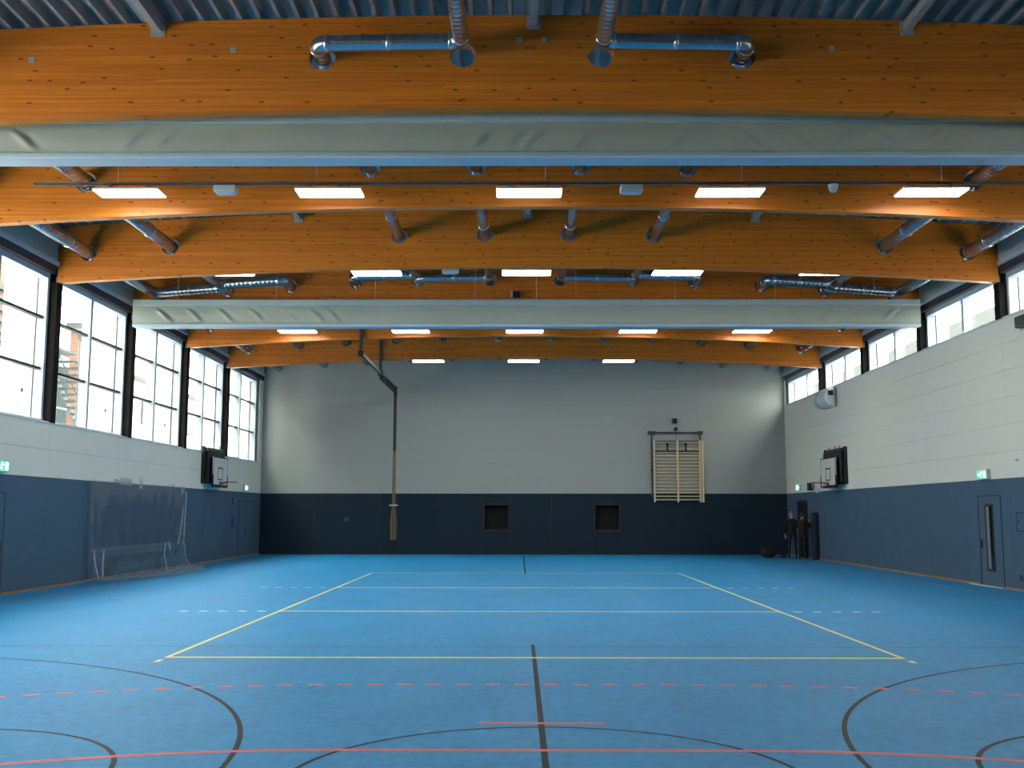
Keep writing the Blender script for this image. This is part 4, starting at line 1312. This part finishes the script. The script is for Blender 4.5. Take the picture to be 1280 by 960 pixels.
person((10.47, 41.3, 0), math.radians(-12), 'grey-haired person in black jacket and dark jeans seen from behind',
       {-1: ((-0.30, -0.01, 1.13), (-0.27, 0.06, 0.90)), 1: ((0.30, -0.01, 1.13), (0.27, 0.06, 0.90))}, M['hair_grey'], M['jeans'], 0.02, 0.03, 1.80)
person((10.70, 40.72, 0), math.radians(-35), 'dark-haired person in black clothes reaching toward the wall',
       {-1: ((-0.26, 0.16, 1.20), (-0.20, 0.30, 1.42)), 1: ((0.27, 0.14, 1.22), (0.22, 0.28, 1.44))}, M['hair_dark'], M['trousers'], 0.0, 0.05, 1.76)

root = empty('holdall_bag', (9.75, 42.0, 0), 'black holdall bag lying on the floor by the standing people', 'bag', None, 'thing')
bm = bmesh.new()
bmesh.ops.create_uvsphere(bm, u_segments=20, v_segments=12, radius=1)
for v in bm.verts:
    c = v.co
    c.x = math.copysign(abs(c.x) ** 0.7, c.x) * 0.27; c.y = math.copysign(abs(c.y) ** 0.7, c.y) * 0.17
    c.z = 0.17 + math.copysign(abs(c.z) ** 0.7, c.z) * 0.168 + 0.02 * noise.noise(c * 7)
    c.z = max(0.002, c.z)
    v.co = c + Vector((9.68, 42.0, 0))
b = MB(); bm.verts.index_update(); b.add([v.co[:] for v in bm.verts], [[v.index for v in f.verts] for f in bm.faces], True); bm.free()
b.build('bag_body', M['bag'], root)
b = MB()
for q in (-0.06, 0.06):
    b.tube([(9.52, 42 + q, 0.30), (9.56, 42 + q, 0.40), (9.68, 42 + q, 0.44), (9.80, 42 + q, 0.40), (9.84, 42 + q, 0.30)], 0.014, 8)
b.build('handle', M['bag'], root)
root = empty('crumpled_cloth', (10.2, 41.9, 0), 'dark cloth with a dull red patch crumpled beside the holdall', 'cloth', None, 'thing')
for nm, m_, x_, sx, sz in (('fold', M['bag'], 10.24, 0.14, 0.07), ('red_patch', M['bag_red'], 10.12, 0.07, 0.085)):
    bm = bmesh.new()
    bmesh.ops.create_uvsphere(bm, u_segments=16, v_segments=10, radius=1)
    for v in bm.verts:
        c = v.co + v.co * 0.25 * noise.noise(v.co * 2.2 + Vector((x_, 0, 0)))
        v.co = Vector((x_ + c.x * sx, 41.9 + c.y * 0.12, max(0.002, c.z * sz + sz * 0.6)))
    b = MB(); bm.verts.index_update(); b.add([v.co[:] for v in bm.verts], [[v.index for v in f.verts] for f in bm.faces], True); bm.free()
    b.build(nm, m_, root)
root = empty('upright_gym_mat', (WX - 0.12, 40.13, 0), 'dark blue gym mat stood upright against the wall beside the people', 'mat', None, 'thing')
MB().bevel_box(WX - 0.20, WX - 0.035, 39.95, 40.32, 0.002, 1.76, 0.02).build('pad', M['mat_blue'], root)
for z in (0.45, 1.30):
    MB().bevel_box(WX - 0.212, WX - 0.198, 40.0, 40.27, z - 0.02, z + 0.02, 0.004).build('strap', M['black'], root)

# ================================================================== OUTDOORS
tag(MB().box(-11.0, 90, -40, 140, -0.6, -0.3).build('ground', M['ground']), None, None, None, 'structure')
tag(MB().box(-90, -11.0, -40, 140, -0.6, -0.3).build('ground', M['bounce_paving']), None, None, None, 'structure')
for s, sgn in ((-1, 'tall'), (1, 'high')):
    for i in range(6):
        ys = (22.0 + 5.66 * i) if s < 0 else (22.6 + 5.55 * i)
        wd0, top = (0.68, 10.6) if s < 0 else (0.66, 7.9)
        x0, x1 = (-13.4, -13.75) if s < 0 else (13.2, 13.55)
        root = empty('concrete_pier', ((x0 + x1) / 2, ys, -0.3), 'pale concrete pier outside the %s windows, %s from the end wall' % (sgn, ordinal(5 - i)), 'pier', 'concrete piers outside the windows', 'thing')
        MB().bevel_box(x0, x1, ys - wd0, ys + wd0, -0.3, top, 0.02).build('shaft', M['concrete'], root)
        if s < 0:
            MB().tube([(x0 + 0.005, ys - 0.1, 4.98), (x0 - 0.02, ys - 0.1, 4.98)], 0.062, 14).build('anchor_hole', M['void'], root)
        else:
            MB().box(x0, x1, ys - wd0 - 0.03, ys + wd0 + 0.03, top, top + 0.06).build('coping', M['concrete'], root)
    sill = SILL_L if s < 0 else SILL_R
    w_ = wall_left if s < 0 else wall_right
    MB().box(s * (WX + 0.45), s * (WX + 0.49), Y0, Y1 + 0.4, -0.3, sill - 0.03).build('reflector_cladding', M['render'], w_)  # unseen outer skin, added to reflect light onto the piers
    MB().box(s * (WX + 0.45), s * (WX + 0.49), Y0, Y1 + 0.4, HEAD + 0.1, 9.0).build('reflector_cladding', M['render'], w_)


def building(name, x0, x1, y0, y1, h, m, label, extra=None):
    root = empty(name, ((x0 + x1) / 2, (y0 + y1) / 2, -0.3), label, 'building', 'buildings outside the hall', 'thing')
    MB().box(x0, x1, y0, y1, -0.3, h).build('wall_block', m, root)
    MB().box(x0 - 0.15, x1 + 0.15, y0 - 0.15, y1 + 0.15, h, h + 0.25).build('parapet', M['roof_grey'], root)
    return root


# brick house and white house beyond the tall windows
bk = building('brick_house', -30, -20.0, 24.0, 41.0, 13.0, M['brick'], 'red brick house seen through the first tall windows')
lv = MB()
for k in range(30):
    z = 4.2 + 0.14 * k
    lv.bar((-19.93, 36.0, z), (-19.93, 40.35, z), 0.10, 0.05)
lv.build('louvre', M['louvre'], bk)
for k in range(5):
    MB().box(-20.0, -19.85, 36.0, 40.4, 8.55 - 0.02 + 0.55 * k * 0.75, 8.72 + 0.55 * k * 0.75).build('ledge', M['roof_grey'], bk)
wh = building('white_house', -34, -22.0, 46.0, 75.0, 9.2, M['render'], 'white rendered house seen through the middle tall windows')
for y_ in (56, 60, 64, 68):
    for z in (4.0, 6.8):
        f = MB().box(-22.0, -21.92, y_, y_ + 1.6, z, z + 1.5).build('window_frame', M['roof_grey'], wh)
        MB().box(-21.92, -21.90, y_ + 0.1, y_ + 1.5, z + 0.1, z + 1.4).build('pane', M['door_glass'], f)
gf = MB().box(-22.0, -21.9, 47.5, 55.0, 2.5, 8.7).build('window_frame', M['galv'], wh)
for a_ in range(6):
    for z0_, z1_ in ((2.6, 4.6), (4.7, 6.6), (6.7, 8.6)):
        MB().box(-21.9, -21.88, 47.6 + 1.24 * a_, 48.74 + 1.24 * a_, z0_, z1_).build('pane', M['teal_glass'], gf)
bw = building('brick_wing', -19.5, -18.8, 44.4, 46.2, 9.6, M['brick'], 'narrow brick wing beside the outdoor steel stair')
# outdoor steel stair
st = empty('outdoor_stair', (-16.5, 38.6, -0.3), 'galvanised steel stair with railings outside the tall windows', 'stair', None, 'thing')
NT = 16
for k in range(NT):
    y_ = 41.6 - 0.28 * k; z = 4.0 + 0.21 * k
    MB().box(-17.2, -16.1, y_ - 0.16, y_ + 0.16, z - 0.03, z + 0.03).build('tread', M['galv'], st)
for x_ in (-17.2, -16.1):
    MB().bar((x_, 41.8, 3.8), (x_, 41.8 - 0.28 * NT, 3.8 + 0.21 * NT), 0.05, 0.26).build('stringer', M['galv'], st)
b = MB().box(-17.2, -16.1, 41.7, 43.4, 3.9, 3.98); b.box(-17.2, -16.1, 35.4, 37.2, 7.36, 7.44); b.build('landing', M['galv'], st)
for (xa, ya_, yb_, z_) in ((-15.9, 37.0, 40.6, 4.9),):
    for dz in (0.9, 0.45):
        MB().tube([(xa, ya_, z_ + dz + 0.4), (xa, yb_, z_ + dz - 1.6)], 0.03, 8).build('handrail', M['galv'], st)
    for k in range(16):
        t = k / 15
        y_ = ya_ + (yb_ - ya_) * t
        z = z_ + 1.3 - 2.0 * t
        MB().tube([(xa, y_, z - 1.0), (xa, y_, z)], 0.012, 6).build('baluster', M['galv'], st)
for k in range(NT // 2 + 1):
    y_ = 41.6 - 0.56 * k; z = 4.0 + 0.42 * k
    MB().tube([(-17.2, y_, z), (-17.2, y_, z + 1.0)], 0.015, 6).build('baluster', M['galv'], st)
MB().tube([(-17.2, 41.6, 5.0), (-17.2, 41.6 - 0.28 * NT, 5.0 + 0.21 * NT)], 0.03, 8).build('handrail', M['galv'], st)
for x_, y_ in ((-17.2, 43.3), (-16.1, 43.3), (-17.2, 35.5), (-16.1, 35.5)):
    MB().tube([(x_, y_, -0.3), (x_, y_, 7.4 if y_ < 40 else 3.9)], 0.07, 10).build('column', M['galv'], st)
cn = empty('stair_canopy', (-16.4, 39, 8.0), 'round grey pipe canopy edge above the outdoor stair', 'canopy', None, 'thing')
MB().tube([(-15.6, 36.5, 7.95), (-15.6, 40.6, 7.95)], 0.22, 14).build('edge_pipe', M['louvre'], cn)
MB().box(-15.95, -15.55, 36.5, 40.6, 8.15, 8.22).build('deck', M['galv'], cn)
for y_ in (36.6, 40.5):
    MB().tube([(-15.7, y_, -0.3), (-15.7, y_, 8.0)], 0.08, 10).build('column', M['galv'], cn)
# pale house with a grey roof band beyond the high windows
hr = empty('pale_house', (27, 60, -0.3), 'white building with a grey roof band seen through the high windows', 'building', 'buildings outside the hall', 'thing')
MB().box(22, 34, 45, 90, -0.3, 10.6).build('wall_block', M['render'], hr)
MB().box(21.8, 34, 44.8, 90, 10.6, 11.25).build('roof_band', M['roof_grey'], hr)
